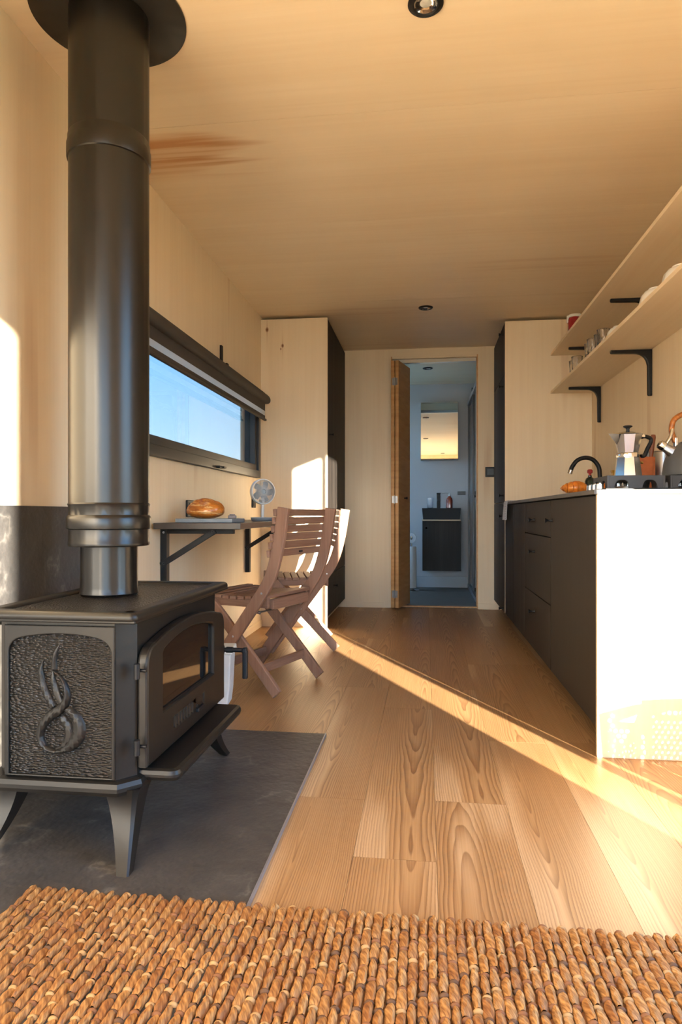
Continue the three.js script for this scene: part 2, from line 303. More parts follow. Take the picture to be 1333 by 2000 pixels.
// ---------------------------------------------------------------- wood stove, flue, hearth
{
  solo('hearth_slab', 'dark slate floor plate under the wood stove', 'hearth', bb(L + .001, -.368, .0005, .010, -2.405, -.35, { grain: 'z', r: .001 }), slate);
  solo('hearth_edging', 'thin pale metal strip edging the slate hearth', 'edging', bb(-.3675, -.3635, .0005, .0115, -2.409, -.35), std({ color: lin(.30, .30, .32), roughness: .4, metalness: .6 }));
  solo('slate_wall_panel', 'grey slate heat shield on the wall behind the stove', 'wall panel', bb(L, L + .008, .0105, .843, -.6, -2.405, { grain: 'y', r: .001, ou: .31, ov: .77 }), slate);
}
{
  const s = thing('wood_stove', 'black cast iron wood stove with flame emblem on its side', 'stove', [-.854, .010, -1.785]); s.scale.set(1.035, .985, 1.08);
  // local: x to the room, z towards the camera; base of the feet at 0
  const oct = (hx, hz, c) => shape([[-hx + c, -hz], [hx - c, -hz], [hx, -hz + c], [hx, hz - c], [hx - c, hz], [-hx + c, hz], [-hx, hz - c], [-hx, -hz + c]]);
  const plate = (hx, hz, c, y0, y1, bv) => muv(extrude(oct(hx, hz, c), y1 - y0, bv, { raw: true }).rotateX(-Math.PI / 2).translate(0, y0, 0), 'x');
  part('body', plate(.168, .305, .036, .185, .566, .004), castIron, s);
  // top: thick rounded rim with a sunk hammered field
  const top = part('top_plate', [bb(-.192, .192, .566, .574, -.330, .330, { r: .003 }),
    bx(.384, .026, .045, 0, .579, .3095, { r: .0125, seg: 4 }), bx(.384, .026, .045, 0, .579, -.3095, { r: .0125, seg: 4 }), bx(.045, .026, .66, .1715, .579, 0, { r: .0125, seg: 4 }), bx(.045, .026, .66, -.1715, .579, 0, { r: .0125, seg: 4 })], castIron, s);
  part('hammered_field', bb(-.150, .150, .574, .585, -.288, .288, { r: .003 }), hammered, top);
  // base: rounded rim, ash lip
  part('base_plate', [plate(.186, .322, .04, .155, .192, .014)], castIron, s);
  const lipS = new THREE.Shape(); lipS.moveTo(.16, -.26); lipS.lineTo(.235, -.26); lipS.quadraticCurveTo(.262, -.26, .262, -.235); lipS.lineTo(.262, .235); lipS.quadraticCurveTo(.262, .26, .235, .26); lipS.lineTo(.16, .26);
  part('ash_lip', muv(extrude(lipS, .03, .012, { raw: true }).rotateX(-Math.PI / 2).translate(0, .172, 0), 'x'), castIron, s);
  // legs: splayed tapered castings
  const leg = (sx, sz) => {
    const rings = [], N = 8;
    for (let i = 0; i <= N; i++) {
      const t = i / N, y = .172 * (1 - t), w = mix(.098, .030, Math.pow(t, .62)), fl = .05 * t * t;
      const cx = sx * (.148 + fl * .6), cz = sz * (.270 + .078 * t * t);
      rings.push([[cx - sx * w * .62, y, cz - sz * w * .2], [cx - sx * w * .5, y, cz + sz * w * .35], [cx + sx * w * .28, y, cz + sz * w * .38], [cx + sx * w * .40, y, cz + sz * w * .26], [cx + sx * w * .38, y, cz - sz * w * .55], [cx + sx * w * .1, y, cz - sz * w * .6]]);
    }
    const v = []; const tri = (a, b, c) => v.push(...a, ...b, ...c), M = 6;
    for (let i = 0; i < N; i++) for (let k = 0; k < M; k++) { const a = rings[i][k], b = rings[i][(k + 1) % M], c = rings[i + 1][(k + 1) % M], d = rings[i + 1][k]; if (sx * sz > 0) { tri(a, d, c); tri(a, c, b); } else { tri(a, c, d); tri(a, b, c); } }
    for (let k = 1; k < M - 1; k++) { const r0 = rings[N]; if (sx * sz > 0) tri(r0[0], r0[k + 1], r0[k]); else tri(r0[0], r0[k], r0[k + 1]); }
    let g = new THREE.BufferGeometry(); g.setAttribute('position', new THREE.Float32BufferAttribute(v, 3)); g.computeVertexNormals(); g = toCreasedNormals(g, .6);
    return muv(g, 'y');
  };
  for (const sx of [-1, 1]) for (const sz of [-1, 1]) part('leg', leg(sx, sz), castIron, s);
  // side panel towards the camera
  const sp = part('side_panel', (() => { const S = shape([[-.130, .195], [.136, .195], [.136, .556], [-.130, .556]]); const h = new THREE.Path(); h.moveTo(-.119, .200); h.lineTo(-.119, .490); h.quadraticCurveTo(-.118, .520, -.085, .527); h.quadraticCurveTo(.004, .545, .093, .528); h.quadraticCurveTo(.127, .519, .128, .488); h.lineTo(.128, .200); S.holes.push(h); return extrude(S, .008, .0025).translate(0, 0, .306); })(), castIron, s);
  const fieldS = new THREE.Shape(); fieldS.moveTo(-.121, .199); fieldS.lineTo(-.121, .492); fieldS.quadraticCurveTo(-.119, .522, -.085, .530); fieldS.quadraticCurveTo(.004, .548, .093, .531); fieldS.quadraticCurveTo(.129, .521, .130, .490); fieldS.lineTo(.130, .199);
  part('hammered_field', extrude(fieldS, .003).translate(0, 0, .3045), hammered, sp);
  const ribbon = (pts, w0, w1, w2, hgt) => {                     // a raised band with a rounded back, thin at its ends
    const c = new THREE.CatmullRomCurve3(pts.map(([x, y]) => new THREE.Vector3(x + .828, y - .010, 0))), N = 40, K = 8, v = [], P = [];
    for (let i = 0; i <= N; i++) {
      const t = i / N, p = c.getPoint(t), d = c.getTangent(t), w = 1.45 * (t < .5 ? mix(w0, w1, smooth(0, .5, t)) : mix(w1, w2, smooth(.5, 1, t))) / 2, row = [];
      for (let k = 0; k <= K; k++) { const q = k / K * 2 - 1, hh = hgt * Math.sqrt(Math.max(0, 1 - q * q)) * Math.min(1, w / .006); row.push([p.x - d.y * w * q, p.y + d.x * w * q, .3075 + hh]); }
      P.push(row);
    }
    for (let i = 0; i < N; i++) for (let k = 0; k < K; k++) { const a = P[i][k], b = P[i][k + 1], e = P[i + 1][k + 1], f = P[i + 1][k]; v.push(...a, ...e, ...b, ...a, ...f, ...e); }
    let g = new THREE.BufferGeometry(); g.setAttribute('position', new THREE.Float32BufferAttribute(v, 3)); g.computeVertexNormals(); g = toCreasedNormals(g, .9);
    return muv(g, 'y');
  };
  const em = [
    [[[-.821, .5286], [-.8326, .5077], [-.8383, .4833], [-.8391, .4626]], .001, .007, .011, .008],
    [[[-.8651, .4849], [-.8703, .4629], [-.8677, .4313], [-.856, .4001], [-.8404, .3728]], .002, .011, .013, .008],
    [[[-.8425, .4601], [-.8404, .4322], [-.8313, .4034], [-.821, .3796]], .003, .013, .010, .007],
    [[[-.843, .4601], [-.8197, .4402], [-.8073, .414], [-.8094, .3873], [-.8236, .3674], [-.8482, .3494], [-.8677, .3243], [-.8716, .2973], [-.8573, .2749], [-.8326, .2663]], .003, .017, .008, .012],
    [[[-.8068, .3692], [-.7862, .3495], [-.779, .3208], [-.7875, .2938], [-.8094, .2735], [-.8326, .2651]], .012, .024, .008, .010],
    [[[-.821, .3493], [-.8055, .3269], [-.8029, .3028], [-.8145, .2817], [-.8326, .2719]], .014, .018, .006, .008],
  ];
  for (const a of em) part('emblem_ribbon', ribbon(...a), castIron, sp);
  // fire door towards the room
  const arch = (z0, z1, y0, ys, yt, r) => { const p = new THREE.Shape(); p.moveTo(z0, y0); p.lineTo(z1, y0); p.lineTo(z1, ys - r); p.quadraticCurveTo(z1, ys, z1 - r, ys + .004); p.quadraticCurveTo((z0 + z1) / 2, yt * 2 - ys - .004, z0 + r, ys + .004); p.quadraticCurveTo(z0, ys, z0, ys - r); p.closePath(); return p; };
  const put = (g, x) => muv(g.rotateY(Math.PI / 2).translate(x, 0, 0), 'y');      // shape x becomes -z
  const dS = arch(-.275, .282, .212, .500, .532, .05), hS = arch(-.185, .180, .322, .474, .500, .012); dS.holes.push(hS);
  for (const [a, b] of [[-.10, 0], [.02, .11]]) for (let k = 0; k < 6; k++) { const z = mix(a, b, k / 5) - .02, h = new THREE.Path(); h.moveTo(z, .256); h.lineTo(z + .006, .256); h.lineTo(z + .006, .282); h.lineTo(z, .282); h.closePath(); dS.holes.push(h); }
  const dr = part('fire_door', put(extrude(dS, .026, .006, { raw: true }), .170), castIron, s);
  part('glass', put(extrude(arch(-.195, .190, .314, .478, .505, .012), .006, 0, { raw: true }), .180), stoveGlass, dr);
  part('air_slide', [bx(.010, .012, .05, .200, .252, -.055, { r: .003 }), bx(.003, .045, .26, .178, .27, -.005)], blackMetal, dr);
  part('handle', [cyl(.010, .010, .02, .205, .366, -.305, 'x', 16), cyl(.0075, .0075, .07, .215, .366, -.305, 'x', 14), bx(.016, .018, .02, .254, .366, -.305, { r: .005 }), bx(.016, .095, .018, .256, .318, -.305, { r: .005 }), bx(.02, .03, .035, .178, .366, -.292, { r: .004 })], blackMetal, dr);
  for (const y of [.27, .45]) part('hinge', [cyl(.007, .007, .035, .182, y, .300, 'y', 14), cyl(.004, .004, .02, .19, y, .290, 'x', 10)], blackMetal, dr);
}
{
  const f = thing('flue_pipe', 'tall black steel flue pipe rising from the stove to the ceiling', 'flue', [-.903, 0, -1.80]);
  part('stove_spigot', lathe([[.079, .5905], [.0815, .594], [.080, .60], [.0785, .612], [.0785, .74]], 64), flueMat, f);
  part('lower_collar', lathe([[.0785, .728], [.109, .728], [.112, .732], [.112, .736], [.110, .740], [.110, .775], [.1155, .778], [.1165, .783], [.1165, .806], [.114, .812], [.110, .816], [.1105, .84], [.113, .846], [.1105, .85]], 72), flueMat, f);
  part('pipe_section', lathe([[.1105, .846], [.1105, 1.845]], 72), flueMat, f);
  part('middle_collar', lathe([[.1105, 1.822], [.1145, 1.824], [.1155, 1.828], [.1155, 1.862], [.113, 1.868], [.1125, 1.885], [.1105, 1.89]], 72), flueMat, f);
  part('pipe_section', lathe([[.1105, 1.885], [.1105, 2.244]], 72), flueMat, f);
  part('ceiling_flange', lathe([[.1095, 2.2445], [.213, 2.2435], [.2155, 2.245], [.2155, 2.2495], [.1095, 2.2495]], 80), std({ color: lin(.012, .011, .010), roughness: .5 }), f);
}
{ // paper sack of kindling behind the stove
  const p = thing('paper_sack', 'white paper sack with brown script standing behind the stove', 'paper sack', [-.893, 0.0005, -2.68], .1);
  const paper = std({ color: lin(.66, .66, .65), roughness: .8, bumpMap: texture(128, 128, grey((u, v) => fbm(u * 40, v * 25, 400, 4)), .3, .3, false), bumpScale: .004 });
  part('sack', (() => { const S = shape([[-.085, .002], [.060, .002], [.078, .03], [.085, .09], [.092, .238], [-.092, .238], [-.085, .09]]); return extrude(S, .10, .006).translate(0, 0, -.05); })(), paper, p);
  part('folded_top', bx(.196, .030, .104, 0, .252, 0, { r: .006 }), std({ color: lin(.74, .72, .66), roughness: .8 }), p);
  const cv = document.createElement('canvas'); cv.width = 256; cv.height = 256; const c = cv.getContext('2d'); c.fillStyle = '#d4d4d2'; c.fillRect(0, 0, 256, 256); c.strokeStyle = '#a08a5c'; c.lineWidth = 7; c.translate(128, 128); c.rotate(-.9);
  c.beginPath(); for (let i = 0; i < 60; i++) { const x = -80 + i * 2.7, y = 16 * Math.sin(i * .62) + 5 * Math.sin(i * 1.7); i ? c.lineTo(x, y) : c.moveTo(x, y); } c.stroke();
  const t = new THREE.CanvasTexture(cv); t.colorSpace = THREE.SRGBColorSpace;
  const pl = new THREE.PlaneGeometry(.10, .10); pl.translate(.03, .165, .0505);
  part('print', keep(pl), std({ map: t, roughness: .8 }), p);
}

// ---------------------------------------------------------------- left side: blind, table, things on it
{
  const b = thing('roller_blind', 'dark brown roller blind half raised over the long window', 'blind', [L, 0, 0]);
  const cloth = std({ color: lin(.050, .040, .033), roughness: .8, bumpMap: texture(128, 128, grey((u, v) => .5 + .25 * Math.sin(u * 3000) * Math.sin(v * 3000) + .2 * noise(u * 300, v * 300, 1)), .1, .1, false), bumpScale: .0006 });
  const z0 = -2.46, z1 = -4.60;
  const S = new THREE.Shape(); S.moveTo(.002, 1.600); S.lineTo(.072, 1.600); S.quadraticCurveTo(.096, 1.602, .094, 1.63); S.quadraticCurveTo(.09, 1.655, .06, 1.672); S.lineTo(.045, 1.686); S.lineTo(.002, 1.686); S.closePath();
  part('cassette', muv(extrude(S, z0 - z1, .003, { raw: true }).translate(0, 0, z1), 'z'), cloth, b);
  part('end_cap', muv(extrude(S, .004, .001, { raw: true }).translate(0, 0, z1 - .0042), 'z'), std({ color: lin(.6, .6, .58), roughness: .5 }), b);
  part('fabric', bb(.060, .0612, 1.545, 1.602, z0 - .04, z1 + .03), cloth, b);
  part('sheer_fabric', bb(.0604, .0608, 1.513, 1.545, z0 - .04, z1 + .03), std({ color: lin(.85, .87, .9), roughness: .9, transmission: .85, thickness: 0 }), b);
  part('fabric', bb(.060, .0612, 1.490, 1.513, z0 - .04, z1 + .03), cloth, b);
  part('bottom_bar', bb(.052, .070, 1.476, 1.491, z0 - .03, z1 + .015, { r: .005 }), cloth, b);
  part('wall_bracket', [bb(.001, .012, 1.692, 1.80, -3.72, -3.75), bb(.001, .045, 1.6875, 1.694, -3.72, -3.75), bb(.040, .047, 1.68, 1.694, -3.72, -3.75)], blackMetal, b);
}
{
  const t = thing('folding_table', 'dark wall mounted folding table on black brackets', 'table', [L, 0, 0]);
  const topMat = std({ map: texture(256, 512, (u, v) => mix3([52, 44, 38], [66, 56, 48], fbm(u * 30, v * 2.5, 420, 4)), .5, 1), roughness: .34 });
  part('table_top', bb(.012, .403, .752, .779, -2.75, -4.40, { grain: 'z', r: .002 }), topMat, t);
  for (const z of [-2.87, -4.285]) {
    const b = part('bracket', [bb(.001, .031, .43, .7515, z - .017, z + .017, { r: .002 }), bb(.031, .34, .729, .7515, z - .012, z + .012, { r: .002 })], blackMetal, t);
    const g = bx(.30, .026, .012, 0, 0, 0, { r: .002 }); g.rotateZ(Math.atan2(.145, .235)); g.translate(.13, .665, z + .014);
    part('brace', g, blackMetal, b);
    for (const [x, y] of [[.018, .735], [.018, .595], [.245, .739]]) part('rivet', lathe([[0, .003], [.004, .002], [.0055, 0]], 12, 'z').rotateX(Math.PI).translate(x, y, z + .0205).rotateX(0), steelDull, b);
  }
  part('rail', bb(.20, .215, .736, .7515, -2.885, -4.27), blackMetal, t);
}
{
  solo('bread_board', 'grey flat board under the loaf on the folding table', 'board', bx(.262, .018, .20, 0, .009, 0, { r: .003 }), std({ color: lin(.19, .22, .25), roughness: .5 }), [-.972, .7795, -2.91]);
  // loaf: a rounded, slashed boule with a glossy crust
  const g = new THREE.SphereGeometry(1, 72, 48), p = g.attributes.position, v = new THREE.Vector3();
  for (let i = 0; i < p.count; i++) {
    v.fromBufferAttribute(p, i);
    const n = fbm(v.x * 2.2 + 5, v.z * 2.2 + v.y * 1.7, 430, 4) - .5, slash = Math.exp(-(((v.z * .8 + v.x * .45) / .09) ** 2)) * smooth(.2, .8, v.y);
    const r = 1 + .16 * n - .10 * slash + .05 * Math.exp(-(((Math.abs(v.z * .8 + v.x * .45) - .2) / .1) ** 2)) * smooth(.2, .8, v.y);
    const y = v.y < 0 ? v.y * .55 : v.y; p.setXYZ(i, v.x * .093 * r * (1 + .06 * v.y), y * .056 * r + .0295 * r, v.z * .066 * r);
  }
  g.computeVertexNormals();
  const crust = texture(512, 512, (u, v2) => { const a = fbm(u * 14, v2 * 14, 440, 5), fl = smooth(.60, .74, fbm(u * 9 + 4, v2 * 16, 447, 4)), cr = Math.pow(1 - Math.abs(2 * fbm(u * 18, v2 * 18, 451, 3) - 1), 12); return mix3(mix3(mix3([150, 74, 20], [222, 148, 58], a), [240, 206, 150], fl * .7), [112, 52, 16], cr * .5); }, 1, 1);
  crust.repeat.set(1, 1);
  solo('bread_loaf', 'golden crusty bread loaf on the folding table', 'bread', keep(g), std({ map: crust, roughness: .34, clearcoat: .25 }), [-.992, .7978, -2.90], -.2);
  solo('wall_socket', 'black double socket on the wall behind the loaf', 'socket', [bb(0, .012, -.042, .042, -.16, .16, { r: .004 }), bb(.012, .014, -.03, .03, -.14, -.02, { r: .001 }), bb(.012, .014, -.03, .03, .02, .14, { r: .001 })], blackMetal, [L + .0005, .845, -3.33]);
  solo('power_socket', 'small black socket plate on the wall behind the desk fan', 'socket', [bb(0, .010, -.04, .04, -.04, .04, { r: .003 }), bb(.010, .012, -.028, .028, -.028, .028, { r: .001 })], blackMetal, [L + .0005, .90, -4.47]);
  solo('butter_dish', 'small grey block beside the loaf on the board', 'block', [bx(.036, .014, .03, 0, .007, 0, { r: .003 }), bx(.024, .006, .02, 0, .017, 0, { r: .002 })], std({ color: lin(.16, .13, .12), roughness: .4 }), [-.868, .7977, -2.90], .2);
}
{ // desk fan
  const f = thing('desk_fan', 'small white desk fan with grey base on the folding table', 'fan', [-.885, .7795, -3.53], .62);
  part('base', lathe([[0, 0], [.056, 0], [.062, .004], [.066, .016], [.064, .020], [.058, .018], [0, .017]], 40), greyPlastic, f);
  part('stem', lathe([[.008, .016], [.0085, .03], [.0085, .10], [0, .102]], 20), whitePlastic, f);
  const h = part('head_ring', lathe([[.064, -.016], [.070, -.012], [.071, .008], [.068, .016], [.064, .016], [.066, .006], [.065, -.012]], 48, 'z').translate(0, .160, 0), whitePlastic, f);
  const bars = []; for (let i = 0; i < 72; i++) { const a = i / 72 * Math.PI * 2, g = new THREE.CylinderGeometry(.0009, .0009, .052, 5); g.translate(0, .040, 0); g.rotateX(0); g.rotateZ(a + .0); g.translate(0, .160, .015); bars.push(g); }
  for (const r of [.064, .048, .032]) bars.push(new THREE.TorusGeometry(r, .0009, 6, 48).translate(0, .160, .016));
  part('grille', bars, std({ color: lin(.42, .45, .48), roughness: .4 }), h);
  part('badge', lathe([[0, .006], [.012, .005], [.014, 0]], 24, 'z').rotateX(Math.PI).translate(0, .160, .014), greyPlastic, h);
  for (let k = 0; k < 5; k++) { const S = new THREE.Shape(); S.moveTo(.008, -.004); S.quadraticCurveTo(.03, -.030, .056, -.016); S.quadraticCurveTo(.062, .004, .052, .018); S.quadraticCurveTo(.03, .012, .008, .006); const g = extrude(S, .0015, 0, { raw: true }); g.rotateX(.35); g.rotateZ(k * Math.PI * 2 / 5); g.translate(0, .160, .002); part('blade', keep(g), std({ color: lin(.24, .28, .31), roughness: .4 }), h); }
  part('motor', lathe([[0, -.034], [.022, -.032], [.026, -.02], [.026, -.002], [0, 0]], 28, 'z').rotateX(Math.PI).translate(0, .160, -.034), whitePlastic, h);
  part('neck', [cyl(.009, .009, .03, 0, .113, 0), bx(.016, .02, .05, 0, .108, -.012, { r: .004 })], whitePlastic, f);
}
// ---------------------------------------------------------------- the two folding chairs
{
  const c = thing('folding_chair', 'slatted wooden folding chair nearer the stove with back to the room', 'chair', [-.574, .0005, -3.051], 2.803, 'folding chairs at the wall table');
  // local: x forward, y up, z across; rear feet at x = 0
  const strip = (pts, w, t) => {                                   // a bent board: centre line in x-y, width w, thickness t across z
    const cv = new THREE.CatmullRomCurve3(pts.map(([x, y]) => new THREE.Vector3(x, y, 0)), false, 'catmullrom', .4), N = 34, A = [], B = [];
    for (let i = 0; i <= N; i++) { const p = cv.getPoint(i / N), d = cv.getTangent(i / N); A.push([p.x - d.y * w / 2, p.y + d.x * w / 2]); B.unshift([p.x + d.y * w / 2, p.y - d.x * w / 2]); }
    return shape([...A, ...B]);
  };
  const post = [[-.035, .845], [-.012, .70], [.012, .60], [.040, .525], [.085, .455], [.229, .262], [.415, .016]];
  const backU = (y) => { for (let i = 0; i < post.length - 1; i++) if (y <= post[i][1] && y >= post[i + 1][1]) { const t = (y - post[i][1]) / (post[i + 1][1] - post[i][1]); return mix(post[i][0], post[i + 1][0], t); } return post[0][0]; };
  const seed = rng(77);
  for (const s of [-1, 1]) {
    part('back_post', extrude(strip(post, .055, .022), .022, .004, { ou: seed(), ov: seed() }).translate(0, 0, s * .222 - .011), teak, c);
    part('leg', extrude(strip([[.385, .415], [.30, .328], [.20, .220], [.10, .112], [.014, .016]], .050, .022), .022, .004, { ou: seed(), ov: seed() }).translate(0, 0, s * .197 - .011), teak, c);
    part('seat_rail', bb(.075, .435, .392, .436, s * .172 - .011, s * .172 + .011, { grain: 'x', r: .003, ou: seed(), ov: seed() }), teak, c);
    for (const [x, y] of [[.229, .262], [.075, .465]]) part('screw', lathe([[0, .002], [.004, .0015], [.005, 0]], 12, 'z').rotateX(s > 0 ? Math.PI : 0).rotateX(Math.PI).translate(x, y, s * .2335), steelDull, c);
  }
  for (let k = 0; k < 6; k++) { const y = .824 - k * .0365; const g = bx(.013, .031, .494, 0, 0, 0, { grain: 'z', r: .003, ou: seed(), ov: seed() }); g.rotateZ(-.10); g.translate(backU(y) + .0315, y, 0); part('back_slat', g, teak, c); }
  for (let k = 0; k < 9; k++) { const t = k / 8, y = .444 - .012 * Math.sin(Math.PI * t); part('seat_slat', bx(.036, .016, .39, .088 + k * .0425, y, 0, { grain: 'z', r: .003, ou: seed(), ov: seed() }), teak, c); }
  part('rear_rail', bb(.058, .078, .385, .432, -.160, .160, { grain: 'z', r: .003 }), teak, c);
  part('stretcher', bx(.018, .040, .372, .105, .118, 0, { grain: 'z', r: .003 }).clone(), teak, c);
  part('stretcher', bx(.018, .040, .42, .345, .108, 0, { grain: 'z', r: .003, ou: .1 }), teak, c);
  part('pivot_rod', [cyl(.004, .004, .40, .118, .372, 0, 'z', 10), cyl(.008, .008, .004, .118, .372, .184, 'z', 12), cyl(.008, .008, .004, .118, .372, -.184, 'z', 12)], steelDull, c);
  part('label_plate', bx(.0015, .008, .034, backU(.6415) + .0245, .6415, .03), blackMetal, c);
  copy(c, 'slatted wooden folding chair beyond the first, catching the sun on its back', [-.56, .0005, -4.09], -2.90);
}
// ---------------------------------------------------------------- built-in cupboards
const knobG = lathe([[0, 0], [.009, 0], [.0085, .003], [.005, .010], [.0045, .018], [.007, .025], [.012, .031], [.012, .034], [0, .0345]], 18, 'x');
function knob(parent, x, y, z, dir) { const g = knobG.clone(); if (dir < 0) g.rotateY(Math.PI); g.translate(x, y, z); return part('knob', g, blackMetal, parent); }
{
  const w = thing('wardrobe', 'tall built-in wardrobe with pale plywood side and dark doors', 'wardrobe');
  const knotty = std({ map: texture(512, 2048, (u, v) => {          // this sheet has a few small knots near the top
    const ww = u + .02 * fbm(u * 3, v * .8, 503, 3), band = fbm(ww * 10, v * .55, 500, 4), fibre = noise(ww * 110, v * 2.5, 509), cl = fbm(u * 2.4, v * 1.2, 513, 3);
    let c = mix3([222, 197, 161], [240, 222, 193], clamp(.15 + .5 * band + .4 * cl + .16 * (fibre - .5)));
    for (const [kx, ky, kr] of [[.046, 2.155, .011], [.161, 2.035, .009], [.148, 2.012, .005]]) { const dx = (u - kx) / kr, dy = (v - ky) / (kr * 1.5), d = Math.hypot(dx, dy), tail = Math.exp(-(((u - kx) / (kr * .35)) ** 2)) * Math.exp(-Math.abs(v - ky) / (kr * 5)); c = mix3(c, [96, 48, 24], clamp(1.25 - d) * .95); c = mix3(c, [150, 98, 56], tail * .5); }
    return c;
  }, .49, 2.24), roughness: .55 });
  part('side_panel', bb(-.4895, 0, .0005, 2.228, 0, -.018, { ou: .4895 }).translate(-.7, 0, -4.69), knotty, w);
  part('carcass', bb(L + .0005, -.724, .06, 2.228, -4.709, PART + .0115), ply, w);
  part('plinth', bb(-.80, -.76, .0005, .06, -4.709, PART + .0115), ply, w);
  const d1 = part('door', bb(-.722, -.702, .858, 2.226, -4.711, -5.742, { r: .001 }), stained, w); knob(d1, -.702, 1.40, -4.80, 1);
  part('door', bb(-.722, -.702, .372, .852, -4.711, -5.742, { r: .001, ou: .4, ov: .5 }), stained, w);
  const dr = part('drawer', bb(-.722, -.702, .075, .366, -4.711, -5.742, { r: .001, ou: .2, ov: .9 }), stained, w); knob(dr, -.702, .27, -5.02, 1);
}
{
  const w = thing('tall_cupboard', 'tall cupboard right of the doorway with dark doors and plywood side', 'cupboard');
  part('side_panel', bb(.577, R - .0005, .09, 2.228, -4.951, -4.969, { ou: .3, ov: .4 }), ply, w);
  part('carcass', bb(.60, R - .0005, .09, 2.228, -4.970, PART + .0115), ply, w);
  part('plinth', bb(.66, .68, .0005, .0895, -4.952, PART + .0115), blackMetal, w);
  const a = part('door', bb(.578, .598, 1.848, 2.226, -4.972, -5.742, { r: .001 }), stained, w); knob(a, .578, 2.16, -5.06, -1);
  const b = part('door', bb(.578, .598, .905, 1.842, -4.972, -5.742, { r: .001, ou: .5 }), stained, w); knob(b, .578, 1.77, -5.06, -1); knob(b, .578, .955, -5.06, -1);
  const c = part('door', bb(.578, .598, .085, .899, -4.972, -5.742, { r: .001, ou: .2, ov: .6 }), stained, w); knob(c, .578, .80, -5.06, -1); knob(c, .578, .11, -5.06, -1);
}
{
  const e = solo('end_panel', 'sunlit pale plywood end panel of the kitchen counter', 'panel', bb(.573, R - .0005, .0005, .884, -2.313, -2.331, { ou: .15, ov: 1.3 }), ply);
  const k1 = thing('base_cupboard', 'plain dark kitchen base cupboard next to the sunlit end panel', 'cupboard');
  part('carcass', bb(.60, R - .0005, .09, .884, -2.332, -3.174), blackMetal, k1); part('plinth', bb(.66, .675, .0005, .09, -2.332, -3.174), blackMetal, k1);
  const d1 = part('door', bb(.578, .598, .09, .880, -2.334, -3.172, { r: .0012 }), darkFront, k1); knob(d1, .578, .788, -3.135, -1);
  const k2 = thing('drawer_unit', 'dark kitchen unit of three drawers', 'drawers');
  part('carcass', bb(.60, R - .0005, .09, .884, -3.177, -3.975), blackMetal, k2); part('plinth', bb(.66, .675, .0005, .09, -3.177, -3.975), blackMetal, k2);
  for (const [y0, y1, yk] of [[.711, .880, .786], [.393, .706, .617], [.09, .388, .298]]) { const d = part('drawer', bb(.578, .598, y0, y1, -3.178, -3.974, { r: .0012, ou: y0 }), darkFront, k2); knob(d, .578, yk, -3.63, -1); }
  const k3 = thing('sink_cupboard', 'grained dark kitchen cupboard beside the tall cupboard', 'cupboard');
  part('carcass', bb(.60, R - .0005, .09, .884, -3.978, -4.948), blackMetal, k3); part('plinth', bb(.66, .675, .0005, .09, -3.978, -4.948), blackMetal, k3);
  const d3 = part('door', bb(.578, .598, .09, .880, -3.980, -4.46, { r: .0012, ou: .1 }), stained, k3), d4 = part('door', bb(.578, .598, .09, .880, -4.464, -4.946, { r: .0012, ou: .5 }), stained, k3); knob(d4, .578, .79, -4.86, -1);
  solo('worktop', 'thin dark grey kitchen worktop', 'worktop', bb(.560, R - .0005, .885, .901, -2.305, -4.950, { grain: 'z', r: .0015 }), std({ map: texture(256, 512, (u, v) => { const g = fbm(u * 60, v * 60, 540, 3); return mix3([70, 66, 63], [88, 84, 80], g); }, .6, 1.2), roughness: .42 }));
}
// ---------------------------------------------------------------- shelves and what stands on them
function bracketShape() { const s = new THREE.Shape(); s.moveTo(0, 0); s.lineTo(-.21, 0); s.lineTo(-.21, -.010); s.quadraticCurveTo(-.21, -.016, -.20, -.017); s.lineTo(-.085, -.020); s.quadraticCurveTo(-.03, -.024, -.022, -.085); s.lineTo(-.020, -.235); s.quadraticCurveTo(-.019, -.245, -.012, -.245); s.lineTo(0, -.245); s.closePath(); return s; }
{
  const bg = muv(extrude(bracketShape(), .026, .004, { raw: true }).translate(0, 0, -.013), 'y');
  const sh = thing('wall_shelf', 'lower plywood wall shelf with bowls and glasses', 'shelf', [R, 1.690, 0], 0, 'kitchen wall shelves');
  part('board', bb(-.289, -.0005, 0, .018, -2.30, -4.949, { grain: 'z' }), ply, sh);
  for (const z of [-4.715, -3.683, -2.65]) part('bracket', bg, blackMetal, sh, [-.001, -.0005, z]);
  copy(sh, 'upper plywood wall shelf under the ceiling', [R, 1.965, 0]);
}
